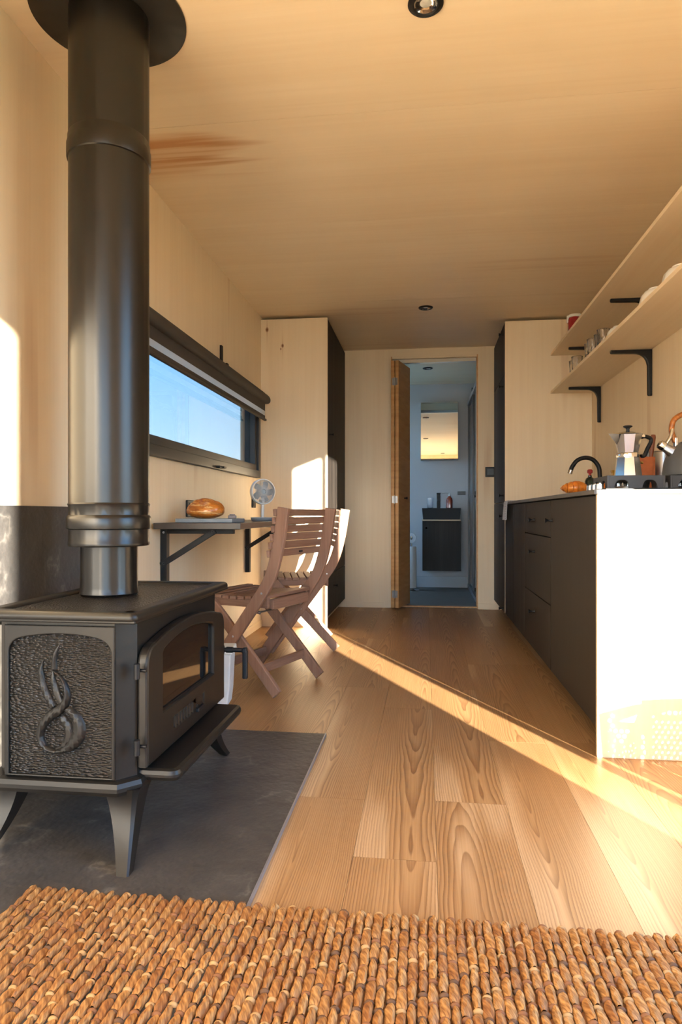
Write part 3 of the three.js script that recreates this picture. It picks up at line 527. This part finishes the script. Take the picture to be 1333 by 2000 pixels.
{
  const y1 = 1.7085, y2 = 1.9835;
  const jar = thing('storage_jar', 'red storage jar with pale clip lid on the upper shelf', 'jar', [.955, y2, -4.42]);
  part('body', lathe([[0, 0], [.040, 0], [.044, .004], [.044, .085], [.040, .098], [0, .099]], 32), std({ color: lin(.30, .012, .016), roughness: .25, clearcoat: .6 }), jar);
  part('lid', [lathe([[.040, .099], [.043, .101], [.043, .112], [.038, .118], [0, .119]], 32), bx(.012, .045, .02, -.045, .09, 0, { r: .003 })], ceramic, jar);
  const bowlG = lathe([[.064, .004], [.066, 0], [.069, .001], [.067, .018], [.060, .046], [.045, .064], [.030, .071], [.030, .076], [.026, .077], [.025, .072], [0, .072]], 44);
  const b = solo('bowl', 'large cream upturned bowl on the lower shelf nearest the camera', 'bowl', bowlG, ceramic, [.985, y1, -2.72], 0, 'bowls on the lower shelf');
  copy(b, 'cream upturned bowl on the lower shelf, second nearest the camera', [.98, y1, -2.98]);
  copy(b, 'small pale upturned bowl on the lower shelf beside the glasses', [.975, y1, -3.52]).scale.set(.85, .85, .85);
  const gl = lathe([[0, 0], [.026, 0], [.028, .003], [.034, .095], [.0355, .096], [.0345, .0975], [.032, .095], [.026, .008], [0, .007]], 28);
  const tumbler = std({ color: 0xffffff, roughness: .02, transmission: 1, thickness: .002, ior: 1.5 });
  const spots = [[.945, -3.69, 'clear tumbler on the lower shelf next to the pale bowl'], [.955, -3.79, 'clear tumbler on the lower shelf, second from the pale bowl'], [.94, -3.89, 'clear tumbler on the lower shelf, third from the pale bowl'], [.95, -3.99, 'clear tumbler on the lower shelf, last of the close row'], [.945, -4.31, 'clear tumbler near the far end of the lower shelf'], [.955, -4.43, 'clear tumbler at the far end of the lower shelf']];
  let g0; spots.forEach(([x, z, l], i) => { if (!i) g0 = solo('tumbler', l, 'glass', gl, tumbler, [x, y1, z], 0, 'glasses on the lower shelf'); else copy(g0, l, [x, y1, z]); });
}
// ---------------------------------------------------------------- on the worktop
const WT = .9015;
{
  const h = thing('gas_hob', 'gas hob with steel burners and cast iron pan supports', 'hob', [.90, WT, -2.74]);
  part('tray', bx(.50, .012, .46, 0, .006, 0, { r: .004 }), blackMetal, h);
  const iron = std({ color: lin(.035, .037, .042), roughness: .5 });
  for (const x of [-.105, .125]) {
    const b = part('burner', lathe([[.050, .012], [.050, .020], [.044, .026], [0, .026]], 32).translate(x, 0, 0), steelDull, h);
    const teeth = []; for (let k = 0; k < 24; k++) { const a = k / 24 * Math.PI * 2; teeth.push(bx(.006, .014, .004, .036, .032, 0).rotateY(a).translate(x, 0, 0)); }
    part('flame_ring', teeth, chrome, b);
    part('burner_cap', lathe([[.038, .039], [.038, .043], [0, .045]], 32).translate(x, 0, 0), blackMetal, b);
    // pan support: four upright plates with arched openings round the burner, fingers on top
    const S = new THREE.Shape(); S.moveTo(-.105, 0); S.lineTo(-.105, .052); S.lineTo(.105, .052); S.lineTo(.105, 0); S.lineTo(.078, 0); S.quadraticCurveTo(.076, .034, .056, .034); S.lineTo(.044, .034); S.quadraticCurveTo(.026, .034, .024, 0); S.lineTo(-.024, 0); S.quadraticCurveTo(-.026, .034, -.044, .034); S.lineTo(-.056, .034); S.quadraticCurveTo(-.076, .034, -.078, 0); S.closePath();
    const pl = (z) => extrude(S, .008, .0015).translate(x, .012, z - .004), pr = (xx) => { const g = extrude(S, .008, .0015).translate(0, .012, -.004); g.rotateY(Math.PI / 2); return g.translate(x + xx, 0, 0); };
    part('pan_support', [pl(.10), pl(-.10), pr(-.102), pr(.102), bx(.075, .008, .008, x - .066, .060, 0), bx(.075, .008, .008, x + .066, .060, 0), bx(.008, .008, .075, x, .060, .064), bx(.008, .008, .075, x, .060, -.064)], iron, h);
  }
  for (let k = 0; k < 3; k++) part('control_knob', [cyl(.017, .016, .020, -.232, .022, .07 - k * .065, 'y', 24), bx(.008, .006, .03, -.232, .034, .07 - k * .065, { r: .002 })], k === 1 ? chrome : steelDull, h);
}
{ // moka pot
  const m = thing('moka_pot', 'eight sided aluminium moka pot on the gas hob', 'coffee pot', [.795, WT + .0645, -2.74], .25);
  const fac = (pts) => { const g = new THREE.LatheGeometry(pts.map(([r, y]) => new THREE.Vector2(r, y)), 8); return toCreasedNormals(keep(g), .2); };
  part('boiler', fac([[0, 0], [.050, 0], [.053, .003], [.0435, .073], [.042, .076]]), alu, m);
  part('collar', lathe([[.040, .074], [.044, .076], [.0445, .080], [.0445, .090], [.042, .093], [.038, .093]], 40), alu, m);
  const u = part('jug', fac([[.036, .092], [.039, .094], [.054, .164], [.0555, .166], [.053, .166], [.050, .160]]), alu, m);
  const sp = new THREE.BufferGeometry(); { const a = [-.040, .118, 0], b = [-.050, .165, .024], c = [-.050, .165, -.024], d = [-.083, .170, 0]; sp.setAttribute('position', new THREE.Float32BufferAttribute([a, d, b, a, c, d, b, d, c].flat().flat(), 3)); sp.computeVertexNormals(); }
  part('spout', muv(sp, 'y'), alu, u);
  const lid = part('lid', fac([[.0545, .1665], [.050, .170], [.020, .178], [0, .180]]), alu, m);
  part('knob', lathe([[.007, .178], [.006, .186], [.008, .192], [.017, .197], [.018, .200], [.012, .203], [0, .203]], 20), blackMetal, lid);
  part('handle', [tube([[.050, .156, 0], [.075, .160, 0], [.096, .152, 0], [.097, .138, 0], [.083, .112, 0], [.070, .085, 0], [.056, .082, 0]], .0078, 40, 10)], blackMetal, m);
  part('hinge', [bx(.024, .012, .018, .058, .162, 0, { r: .003 }), cyl(.003, .003, .022, .060, .17, 0, 'z', 10)], alu, m);
  part('valve', [cyl(.005, .005, .008, .0475, .055, .018, 'x', 12)], std({ color: lin(.55, .36, .12), roughness: .3, metalness: 1 }), m);
}
{ // kettle
  const k = thing('kettle', 'grey whistling kettle with a wooden arched handle', 'kettle', [1.035, WT + .0645, -2.74], 0);
  const enamel = std({ color: lin(.075, .078, .082), roughness: .42 });
  part('body', lathe([[0, 0], [.100, 0], [.106, .004], [.107, .012], [.100, .060], [.085, .098], [.062, .122], [.045, .128], [.043, .131]], 56), enamel, k);
  const lid = part('lid', lathe([[.046, .129], [.044, .134], [.020, .141], [0, .142]], 36), enamel, k);
  part('lid_knob', lathe([[.006, .141], [.005, .150], [.013, .157], [.012, .165], [0, .168]], 20), blackMetal, lid);
  const sp = part('spout', (() => { const g = lathe([[.024, 0], [.021, .02], [.016, .045], [.0155, .052], [.011, .052]], 28); g.rotateZ(.95); return g.translate(-.066, .085, .012); })(), steelDull, k);
  part('whistle', [(() => { const g = lathe([[.018, 0], [.019, .006], [.017, .020], [.008, .026], [0, .027]], 24); g.rotateZ(.95); return g.translate(-.108, .115, .012); })(), tube([[-.104, .122, .012], [-.085, .152, .012], [-.075, .185, .006]], .007, 16, 8)], chrome, sp);
  const wood = std({ map: texture(128, 512, (u, v) => mix3([120, 62, 20], [196, 122, 50], fbm(u * 60, v * 6, 560, 4)), .1, .5), roughness: .35 });
  part('handle', tube([[-.062, .135, 0], [-.076, .178, 0], [-.066, .222, 0], [-.025, .246, 0], [.03, .246, 0], [.068, .222, 0], [.076, .178, 0], [.062, .135, 0]], .0105, 60, 12), wood, k);
  part('handle_mount', [bx(.014, .05, .022, -.060, .128, 0, { r: .004 }), bx(.014, .05, .022, .060, .128, 0, { r: .004 })], chrome, k);
}
{
  const p = thing('saucepan', 'brushed steel saucepan behind the kettle', 'pan', [1.095, WT, -3.24]);
  part('pan', lathe([[0, 0], [.068, 0], [.072, .004], [.072, .200], [.075, .203], [.074, .206], [.069, .204], [.068, .010], [0, .008]], 48), std({ color: lin(.42, .44, .47), roughness: .3, metalness: 1 }), p);
  part('handle', [tube([[0, .150, .070], [0, .156, .088], [0, .10, .090], [0, .09, .072]], .004, 24, 8)], chrome, p);
  const c = thing('utensil_crock', 'terracotta coloured square crock of utensils', 'crock', [.955, WT, -3.12]);
  const terra = std({ map: texture(128, 128, (u, v) => mix3([176, 92, 50], [206, 122, 74], fbm(u * 40, v * 40, 570, 4)), .2, .2), roughness: .55 });
  part('crock', [bb(-.052, -.044, .004, .170, -.05, .05, { r: .002 }), bb(.044, .052, .004, .170, -.05, .05, { r: .002 }), bb(-.044, .044, .004, .170, .042, .05, { r: .002 }), bb(-.044, .044, .004, .170, -.05, -.042, { r: .002 }), bb(-.05, .05, 0, .004, -.048, .048)], terra, c);
  const hw = std({ map: texture(64, 256, (u, v) => mix3([104, 52, 28], [150, 84, 50], fbm(u * 90, v * 8, 575, 3)), .05, .3), roughness: .4 });
  const ut = (x, z, len, tilt, label) => { const t = thing('utensil', label, 'utensil', [.955 + x, WT + .006, -3.12 + z]); const g = lathe([[0, .12], [.007, .122], [.008, .15], [.0095, .20], [.0115, .255], [.009, .266], [0, .268]], 16); g.rotateZ(tilt); part('handle', g, hw, t); const s = cyl(.003, .003, .118, 0, .061, 0); s.rotateZ(tilt); part('shaft', s, steelDull, t); };
  ut(.030, .01, .27, -.10, 'wooden handled utensil leaning right in the terracotta crock'); ut(-.018, -.005, .27, .02, 'wooden handled utensil upright in the crock behind the moka handle');
  solo('oil_bottle', 'small yellow oil bottle behind the moka pot', 'bottle', lathe([[0, 0], [.026, 0], [.029, .003], [.030, .07], [.026, .088], [.012, .102], [.011, .125], [.013, .127], [.013, .138], [0, .139]], 30), std({ color: lin(.62, .36, .03), roughness: .08, transmission: .55, thickness: .01, ior: 1.4 }), [.945, WT, -3.50]);
}
{ // tap
  const t = thing('kitchen_tap', 'black arched kitchen tap with chrome outlet', 'tap', [1.03, WT, -4.10]);
  part('base', lathe([[0, 0], [.026, 0], [.026, .006], [.020, .010], [.019, .07], [.014, .074], [0, .075]], 30), blackMetal, t);
  part('spout', tube([[0, .06, 0], [0, .15, 0], [-.008, .20, 0], [-.040, .240, 0], [-.085, .252, 0], [-.130, .236, 0], [-.158, .200, 0], [-.166, .178, 0]], .0125, 60, 14), blackMetal, t);
  part('outlet', (() => { const g = cyl(.0135, .0135, .022, 0, 0, 0, 'y', 20); g.rotateZ(-.35); return g.translate(-.170, .168, 0); })(), chrome, t);
  part('lever', [cyl(.005, .005, .06, 0, .055, .045, 'z', 12)], blackMetal, t);
  const s = thing('soap_bottle', 'dark green dish soap bottle with red cap by the tap', 'bottle', [1.035, WT, -4.36]);
  part('bottle', lathe([[0, 0], [.028, 0], [.031, .004], [.031, .125], [.024, .142], [.012, .150], [.012, .16], [0, .161]], 30), std({ color: lin(.012, .03, .022), roughness: .15, clearcoat: .5 }), s);
  part('cap', [lathe([[.009, .161], [.008, .172], [.016, .176], [.017, .192], [.010, .199], [0, .199]], 24)], std({ color: lin(.45, .015, .015), roughness: .4 }), s);
}
{ // croissants on a plate
  const pl = solo('plate', 'flat pale plate under the croissants', 'plate', lathe([[0, 0], [.075, 0], [.090, .006], [.1, .010], [.099, .012], [.088, .009], [.07, .005], [0, .004]], 48), std({ color: lin(.34, .32, .30), roughness: .35 }), [.765, WT, -3.27]);
  const cro = (() => {
    const N = 72, M = 22, v = [], P = [], uvs = [];
    for (let i = 0; i <= N; i++) {
      const t = i / N, a = (t - .5) * 2.5, R0 = .052, seg = t * 9, fr = seg - Math.floor(seg), r = Math.pow(Math.sin(Math.PI * clamp(t, .015, .985)), .62) * .034 * (.86 + .2 * Math.sqrt(1 - (1 - fr) * (1 - fr))) , row = [];
      for (let k = 0; k <= M; k++) { const b = k / M * Math.PI * 2, rr = R0 + r * Math.cos(b) + .002 * noise(i * .6, k * .5, 580); row.push([rr * Math.sin(a), Math.max(.0, r * .82 * Math.sin(b) + .026), rr * Math.cos(a) - R0]); }
      P.push(row);
    }
    for (let i = 0; i < N; i++) for (let k = 0; k < M; k++) { const q = [[i, k], [i + 1, k + 1], [i, k + 1], [i, k], [i + 1, k], [i + 1, k + 1]]; for (const [ii, kk] of q) { v.push(...P[ii][kk]); uvs.push(ii / N, kk / M); } }
    let g = new THREE.BufferGeometry(); g.setAttribute('position', new THREE.Float32BufferAttribute(v, 3)); g.computeVertexNormals(); g = toCreasedNormals(g, .8); g.setAttribute('uv', new THREE.Float32BufferAttribute(uvs, 2));
    return g;
  })();
  const tx = texture(512, 256, (u, v) => { const s = u * 9 - Math.floor(u * 9), a = fbm(u * 30, v * 10, 590, 4); return mix3(mix3([188, 92, 20], [232, 156, 58], a), [148, 66, 14], .45 * Math.pow(s, 3)); }, 1, 1);
  const cm = std({ map: tx, roughness: .38, clearcoat: .2 });
  const c = solo('croissant', 'golden croissant at the left of the plate', 'croissant', cro, cm, [.712, WT + .010, -3.262], .5, 'croissants on the plate'); c.scale.set(1.15, 1.15, 1.15);
  copy(c, 'golden croissant at the right of the plate behind the hob knobs', [.838, WT + .010, -3.28], -.9).scale.set(1, 1, 1);
}
{ // tea towel over the worktop edge
  const tex = texture(256, 256, (u, v) => { const a = Math.floor(u / .006) % 2, b = Math.floor(v / .006) % 2, n = 24 * (noise(u * 400, v * 400, 600) - .5); const c = a ^ b ? [196, 198, 204] : (a && b ? [96, 104, 124] : [150, 156, 170]); return c.map((x) => x + n); }, .2, .2);
  const W = .20, path = [[.150, .004], [.090, .0035], [.030, .004], [.004, .0045], [-.0035, .001], [-.005, -.01], [-.006, -.03], [-.0065, -.07], [-.0065, -.125]];
  const N = 40, M = 26, P = [], v = [], uv = [], cv = new THREE.CatmullRomCurve3(path.map(([x, y]) => new THREE.Vector3(x, y, 0)), false, 'catmullrom', .2), len = cv.getLength();
  for (const off of [0, .0022]) { const rows = []; for (let i = 0; i <= N; i++) { const t = i / N, p = cv.getPointAt(t), d = cv.getTangentAt(t), drop = smooth(.45, 1, t); const row = []; for (let k = 0; k <= M; k++) { const q = k / M - .5, wv = .0035 * (1 + Math.sin(q * 19 + t * 2)) * (.3 + drop * 1.6), o = off + wv; row.push([p.x + d.y * o, p.y - d.x * o, q * W * (1 - .28 * drop), q * W, t * len]); } rows.push(row); } P.push(rows); }
  const quad = (a, b, c, d) => { for (const p of [a, b, c, a, c, d]) { v.push(p[0], p[1], p[2]); uv.push(p[3], p[4]); } };
  for (let i = 0; i < N; i++) for (let k = 0; k < M; k++) { quad(P[0][i][k], P[0][i][k + 1], P[0][i + 1][k + 1], P[0][i + 1][k]); quad(P[1][i][k], P[1][i + 1][k], P[1][i + 1][k + 1], P[1][i][k + 1]); }
  for (let i = 0; i < N; i++) for (const k of [0, M]) quad(P[0][i][k], P[0][i + 1][k], P[1][i + 1][k], P[1][i][k]);
  let g = new THREE.BufferGeometry(); g.setAttribute('position', new THREE.Float32BufferAttribute(v, 3)); g.setAttribute('uv', new THREE.Float32BufferAttribute(uv, 2)); g.computeVertexNormals();
  solo('tea_towel', 'blue and white checked tea towel hanging over the worktop edge', 'towel', g, std({ map: tex, roughness: .9, side: THREE.DoubleSide }), [.560, .9012, -4.72]);
}
// ---------------------------------------------------------------- ceiling spots, switch
{
  const mk = (label, x, z) => { const s = thing('ceiling_spot', label, 'spotlight', [x, CEIL, z], 0, 'recessed ceiling spots'); return s; };
  const s = mk('recessed black ceiling spot nearest the camera at the top', 0, -1.865);
  part('bezel', lathe([[.050, -.0005], [.050, -.004], [.046, -.008], [.036, -.009], [.033, -.006], [.033, -.0006]], 40), blackMetal, s);
  part('reflector', lathe([[.032, -.006], [.026, -.003], [.016, -.0012]], 32), chrome, s);
  part('lens', lathe([[0, -.003], [.012, -.0028], [.017, -.001]], 28), std({ color: lin(.55, .55, .52), roughness: .2 }), s);
  copy(s, 'recessed black ceiling spot in front of the doorway', [0, CEIL, -4.62]);
  copy(s, 'recessed black ceiling spot inside the bathroom', [.02, CEIL, -6.55]);
  copy(s, 'recessed black ceiling spot behind the camera, seen in the mirror', [.40, CEIL, 1.27]);
  const w = thing('light_switch', 'square black light switch right of the doorway', 'switch', [.549, 1.175, PART]);
  part('plate', bx(.086, .086, .010, 0, 0, .0055, { r: .003 }), blackMetal, w); part('rocker', bx(.056, .056, .005, 0, 0, .0125, { r: .002 }), std({ color: lin(.03, .03, .032), roughness: .35 }), w);
}
// ---------------------------------------------------------------- bathroom
{
  const m = thing('mirror_cabinet', 'rectangular mirror cabinet over the washbasin', 'mirror', [.148, 0, BATH]);
  part('body', bb(-.203, .203, 1.405, 2.035, .0005, .105, { r: .002 }), std({ color: lin(.28, .27, .26), roughness: .5 }), m);
  part('mirror', bb(-.200, .200, 1.408, 2.032, .1055, .1105), std({ color: lin(.9, .9, .9), roughness: .01, metalness: 1 }), m);
  const bz = .32, basinMat = std({ color: lin(.008, .009, .010), roughness: .55, specularIntensity: .6 });
  const b = thing('washbasin', 'dark rectangular washbasin in the bathroom', 'washbasin', [.165, 0, BATH]);
  part('basin', (() => { const S = shape([[-.192, .757], [.192, .757], [.204, .878], [-.204, .878]]); return extrude(S, bz - .001, .004); })().translate(0, 0, .0005), basinMat, b);
  const v = thing('vanity_cabinet', 'dark stained vanity cupboard under the washbasin', 'cupboard', [.165, 0, BATH]);
  part('shelf_edge', bb(-.203, .205, .742, .7565, .0005, .318), std({ color: lin(.55, .40, .24), roughness: .5 }), v);
  part('carcass', bb(-.198, .204, .215, .741, .0005, .285), stained, v);
  const d = part('door', bb(-.200, .206, .212, .740, .286, .304, { r: .0012 }), stained, v); part('knob', lathe([[0, 0], [.009, 0], [.006, .012], [.011, .02], [0, .022]], 16, 'z').rotateX(Math.PI).rotateX(0).rotateY(0).scale(1, 1, -1).rotateX(0).translate(-.158, .668, .326), blackMetal, d);
  const t = thing('basin_tap', 'square black basin mixer tap', 'tap', [.140, .8785, BATH + .10]);
  part('column', bx(.038, .15, .038, 0, .075, 0, { r: .003 }), blackMetal, t); part('spout', bx(.034, .022, .12, 0, .085, .075, { r: .003 }), blackMetal, t); part('lever', bx(.042, .016, .075, 0, .158, .015, { r: .003 }), blackMetal, t);
  solo('toothbrush_glass', 'clear toothbrush glass on the washbasin', 'glass', lathe([[0, 0], [.029, 0], [.031, .003], [.033, .108], [.0345, .109], [.0315, .110], [.029, .008], [0, .007]], 28), std({ color: lin(.80, .80, .82), roughness: .12, transmission: .9, thickness: .002 }), [.048, .8785, BATH + .16]);
  const s = thing('soap_dispenser', 'amber soap dispenser with pump on the washbasin', 'dispenser', [.255, .8785, BATH + .16]);
  part('bottle', lathe([[0, 0], [.031, 0], [.034, .003], [.034, .085], [.028, .108], [.014, .122], [.013, .13], [0, .131]], 30), std({ color: lin(.26, .045, .026), roughness: .2, clearcoat: .3 }), s);
  part('pump', [cyl(.006, .006, .03, 0, .145, 0, 'y', 14), tube([[0, .158, 0], [-.02, .164, 0], [-.05, .163, 0], [-.078, .158, 0]], .0035, 20, 8), cyl(.012, .012, .01, 0, .134, 0, 'y', 16)], steelDull, s);
  solo('flush_plate', 'small black plate on the bathroom wall beside the dispenser', 'plate', [bx(.088, .040, .008, 0, 0, .0045, { r: .002 }), bx(.034, .028, .004, -.021, 0, .010, { r: .001 }), bx(.034, .028, .004, .021, 0, .010, { r: .001 })], std({ color: lin(.04, .042, .046), roughness: .4 }), [.392, 1.045, BATH]);
  const r = thing('toilet_roll_stand', 'white standing toilet roll holder on the bathroom floor', 'roll holder', [-.150, .0065, -7.02]);
  part('foot', lathe([[0, 0], [.085, 0], [.085, .006], [.03, .012], [.018, .03], [0, .03]], 36), chrome, r);
  part('spare_rolls', lathe([[.016, .03], [.052, .032], [.054, .05], [.054, .46], [.050, .466], [.016, .467]], 36), std({ color: lin(.62, .60, .56), roughness: .9 }), r);
  part('pole', [cyl(.008, .008, .55, 0, .30, 0, 'y', 14), cyl(.006, .006, .16, 0, .57, .01, 'z', 12)], chrome, r);
  part('hung_roll', lathe([[.018, -.05], [.050, -.05], [.052, -.046], [.052, .046], [.050, .05], [.018, .05]], 36, 'z').translate(0, .558, .03), std({ color: lin(.72, .71, .69), roughness: .9 }), r);
  const sc = thing('shower_screen', 'black framed glass shower screen at the right of the bathroom', 'shower screen', [.475, 0, 0]);
  const fm = std({ color: lin(.02, .022, .025), roughness: .35 });
  for (const z of [-5.99, -6.68, -7.36]) part('upright', bb(-.014, .014, .007, 2.02, z - .018, z + .018, { r: .003 }), fm, sc);
  part('bottom_rail', bb(-.02, .02, .0065, .05, -5.97, -7.378, { r: .003 }), steelDull, sc); part('top_rail', bb(-.02, .02, 2.0, 2.04, -5.97, -7.378, { r: .003 }), steelDull, sc);
  part('pane', bb(-.003, .003, .05, 2.0, -6.008, -6.662), std({ color: lin(.30, .33, .36), roughness: .02, transmission: 1, thickness: 0 }), sc); part('pane', bb(-.003, .003, .05, 2.0, -6.698, -7.342), std({ color: lin(.30, .33, .36), roughness: .02, transmission: 1, thickness: 0 }), sc);
  part('knob', lathe([[0, 0], [.007, 0], [.006, .014], [.014, .024], [.014, .032], [0, .034]], 18, 'x').rotateY(Math.PI).translate(-.014, .975, -6.02), blackMetal, sc);
  solo('shower_floor', 'dark shower tray behind the screen', 'shower tray', bb(.50, R - .001, .0065, .03, -5.88, BATH + .001, { r: .004 }), std({ color: lin(.05, .055, .06), roughness: .5 }));
  solo('shower_cladding', 'dark panel cladding inside the shower', 'cladding', [bb(R - .013, R - .001, .031, 2.2, -5.88, BATH + .001), bb(.50, R - .014, .031, 2.2, BATH + .001, BATH + .013)], std({ color: lin(.03, .033, .037), roughness: .4 }));
}
// ---------------------------------------------------------------- the perforated basket just outside the frame, whose shadow falls on the end panel
{
  const b = thing('laundry_basket', 'yellow perforated plastic basket standing in front of the sunlit end panel', 'basket', [1.005, .0005, -1.93]);
  const ym = std({ color: lin(.70, .42, .06), roughness: .45, transmission: .25, thickness: 0 });
  const side = (hw, prof, grip) => {
    const top = mix(prof[0], prof[1], clamp((grip + hw) / hw)), S = new THREE.Shape(); S.moveTo(-hw + .02, 0); S.lineTo(hw - .02, 0); S.lineTo(hw, prof[2]); S.quadraticCurveTo(hw * .3, prof[1], 0, prof[1]); S.quadraticCurveTo(-hw * .2, prof[1], -hw, prof[0]); S.closePath();
    for (let j = 0; j < 15; j++) for (let i = 0; i < 18; i++) {
      const x = -hw + .036 + i * .019 + (j % 2) * .0095, y = .03 + j * .0168;
      if (Math.abs(x) > hw - .03 || y > mix(prof[0], prof[1], clamp((x + hw) / hw)) - .016 || (grip && Math.abs(x - grip) < .05 && y > top - .07)) continue;
      const p = new THREE.Path(); p.absellipse(x, y, .0058, .0058, 0, Math.PI * 2, true); S.holes.push(p);
    }
    if (grip) { const p = new THREE.Path(); p.moveTo(grip - .036, top - .052); p.lineTo(grip + .026, top - .054); p.quadraticCurveTo(grip + .036, top - .044, grip + .026, top - .026); p.closePath(); S.holes.push(p); }
    return extrude(S, .003, 0, { curve: 6 });
  };
  part('side_wall', side(.155, [.250, .262, .262], -.06).translate(0, 0, -.13), ym, b);
  part('side_wall', side(.155, [.254, .296, .290], -.05).translate(0, 0, .127), ym, b);
  const e = side(.126, [.250, .130, .250], 0); e.rotateY(Math.PI / 2); part('end_wall', e.clone().translate(-.150, 0, 0), ym, b); part('end_wall', e.clone().translate(.147, 0, 0), ym, b);
  part('bottom', bb(-.134, .134, 0, .004, -.105, .105), ym, b);
}
// ---------------------------------------------------------------- woven rug
{
  const rug = thing('woven_rug', 'chunky woven rust brown rug in the foreground', 'rug', [0, .0005, 0]);
  const X0 = -.850, X1 = .86, Z0 = -1.335, Z1 = .55, px = .0178, pz = .0520, r = rng(99);
  part('backing', bb(X0 + .008, X1 - .008, 0, .0065, Z0 + .008, Z1 - .008), std({ color: lin(.30, .13, .045), roughness: 1 }), rug);
  const strand = (() => {                                          // a plump twisted two-ply lozenge
    const N = 9, M = 10, P = [], v = [], uv = [];
    for (let i = 0; i <= N; i++) { const t = i / N, q = Math.pow(Math.sin(Math.PI * clamp(t, .02, .98)), .14), row = []; for (let k = 0; k <= M; k++) { const a = k / M * Math.PI * 2, w = 1 + .10 * Math.cos(2 * a + t * 7.5); row.push([Math.cos(a) * .0101 * q * w, Math.sin(a) * .0076 * q * w, (t - .5) * .0455, k / M * .05, t * .05]); } P.push(row); }
    for (let i = 0; i < N; i++) for (let k = 0; k < M; k++) for (const [a, b] of [[i, k], [i, k + 1], [i + 1, k + 1], [i, k], [i + 1, k + 1], [i + 1, k]]) { const p = P[a][b]; v.push(p[0], p[1], p[2]); uv.push(p[3] + p[4] * .45, p[4]); }
    let g = new THREE.BufferGeometry(); g.setAttribute('position', new THREE.Float32BufferAttribute(v, 3)); g.setAttribute('uv', new THREE.Float32BufferAttribute(uv, 2)); g.computeVertexNormals();
    return toCreasedNormals(g, 1.2);
  })();
  const weft = new THREE.SphereGeometry(1, 8, 6).scale(.0102, .0092, .0058);
  const fibre = texture(256, 256, (u, v) => { const f = fbm(u * 620, v * 70, 700, 3), b = fbm(u * 120, v * 60, 705, 3); return mix3([136, 108, 82], [255, 252, 244], clamp(.1 + 1.1 * (f - .2) + .5 * (b - .3))); }, .2, .2);
  const tones = [[.55, .285, .092], [.60, .325, .112], [.52, .26, .082], [.64, .365, .135], [.57, .30, .098], [.46, .215, .068], [.61, .34, .120], [.54, .275, .090]];
  const mats = tones.map(([a, b, c]) => std({ color: lin(a, b, c), map: fibre, roughness: .62 }));
  const rest = [], wefts = [], near = [];
  const nx = Math.floor((X1 - X0) / px), nz = Math.floor((Z1 - Z0) / pz);
  for (let i = 0; i < nx; i++) for (let j = 0; j <= nz; j++) {
    const x = X0 + .009 + i * px + (r() - .5) * .002, off = (i % 2) * .5 + ((i * 7) % 5) * .05, z = Z0 + .026 + (j + off - .5) * pz + (r() - .5) * .004;
    if (z - .022 < Z0 || z > Z1 - .02) { if (z - .022 < Z0 && z + .02 > Z0) { wefts.push([x, Z0 + .004, r()]); rest.push([x, .0085, Z0 + .022, 0, r() * 6, Math.floor(r() * 8)]); } continue; }
    const o = [x, .0088 + (r() - .5) * .0022, z, (r() - .5) * .12, r() * 6.28, Math.floor(r() * 8)];
    const seen = z < -.985 && z > -1.30 && x < .50 && x > -.80;
    (seen ? near : rest).push(o); wefts.push([x + (r() - .5) * .002, z + pz / 2, r()]);
  }
  near.sort((a, b) => b[2] - a[2]); while (near.length > 298) rest.push(near.pop());
  const place = (d, o) => { d.position.set(o[0], o[1], o[2]); d.rotation.set(0, o[3], 0); d.rotateZ(o[4]); };
  for (const o of near) { const m = part('strand', strand, mats[o[5]], rug); place(m, o); m.scale.z = .98; }
  const d = new THREE.Object3D(), im = shade(new THREE.InstancedMesh(strand, std({ color: 0xffffff, map: fibre, roughness: .62 }), rest.length)); im.name = 'strands'; im.userData.kind = 'stuff';
  rest.forEach((o, i) => { place(d, o); d.updateMatrix(); im.setMatrixAt(i, d.matrix); im.setColorAt(i, lin(...tones[o[5]])); }); rug.add(im);
  const wm = shade(new THREE.InstancedMesh(keep(weft), std({ color: 0xffffff, roughness: .7 }), wefts.length)); wm.name = 'weft_loops'; wm.userData.kind = 'stuff';
  wefts.forEach(([x, z, q], i) => { d.position.set(x, .0070, z); d.rotation.set(0, 0, 0); d.updateMatrix(); wm.setMatrixAt(i, d.matrix); wm.setColorAt(i, q < .45 ? lin(.22, .085, .028) : q < .75 ? lin(.44, .26, .10) : lin(.12, .055, .022)); }); rug.add(wm);
}
renderer.render(scene, camera);
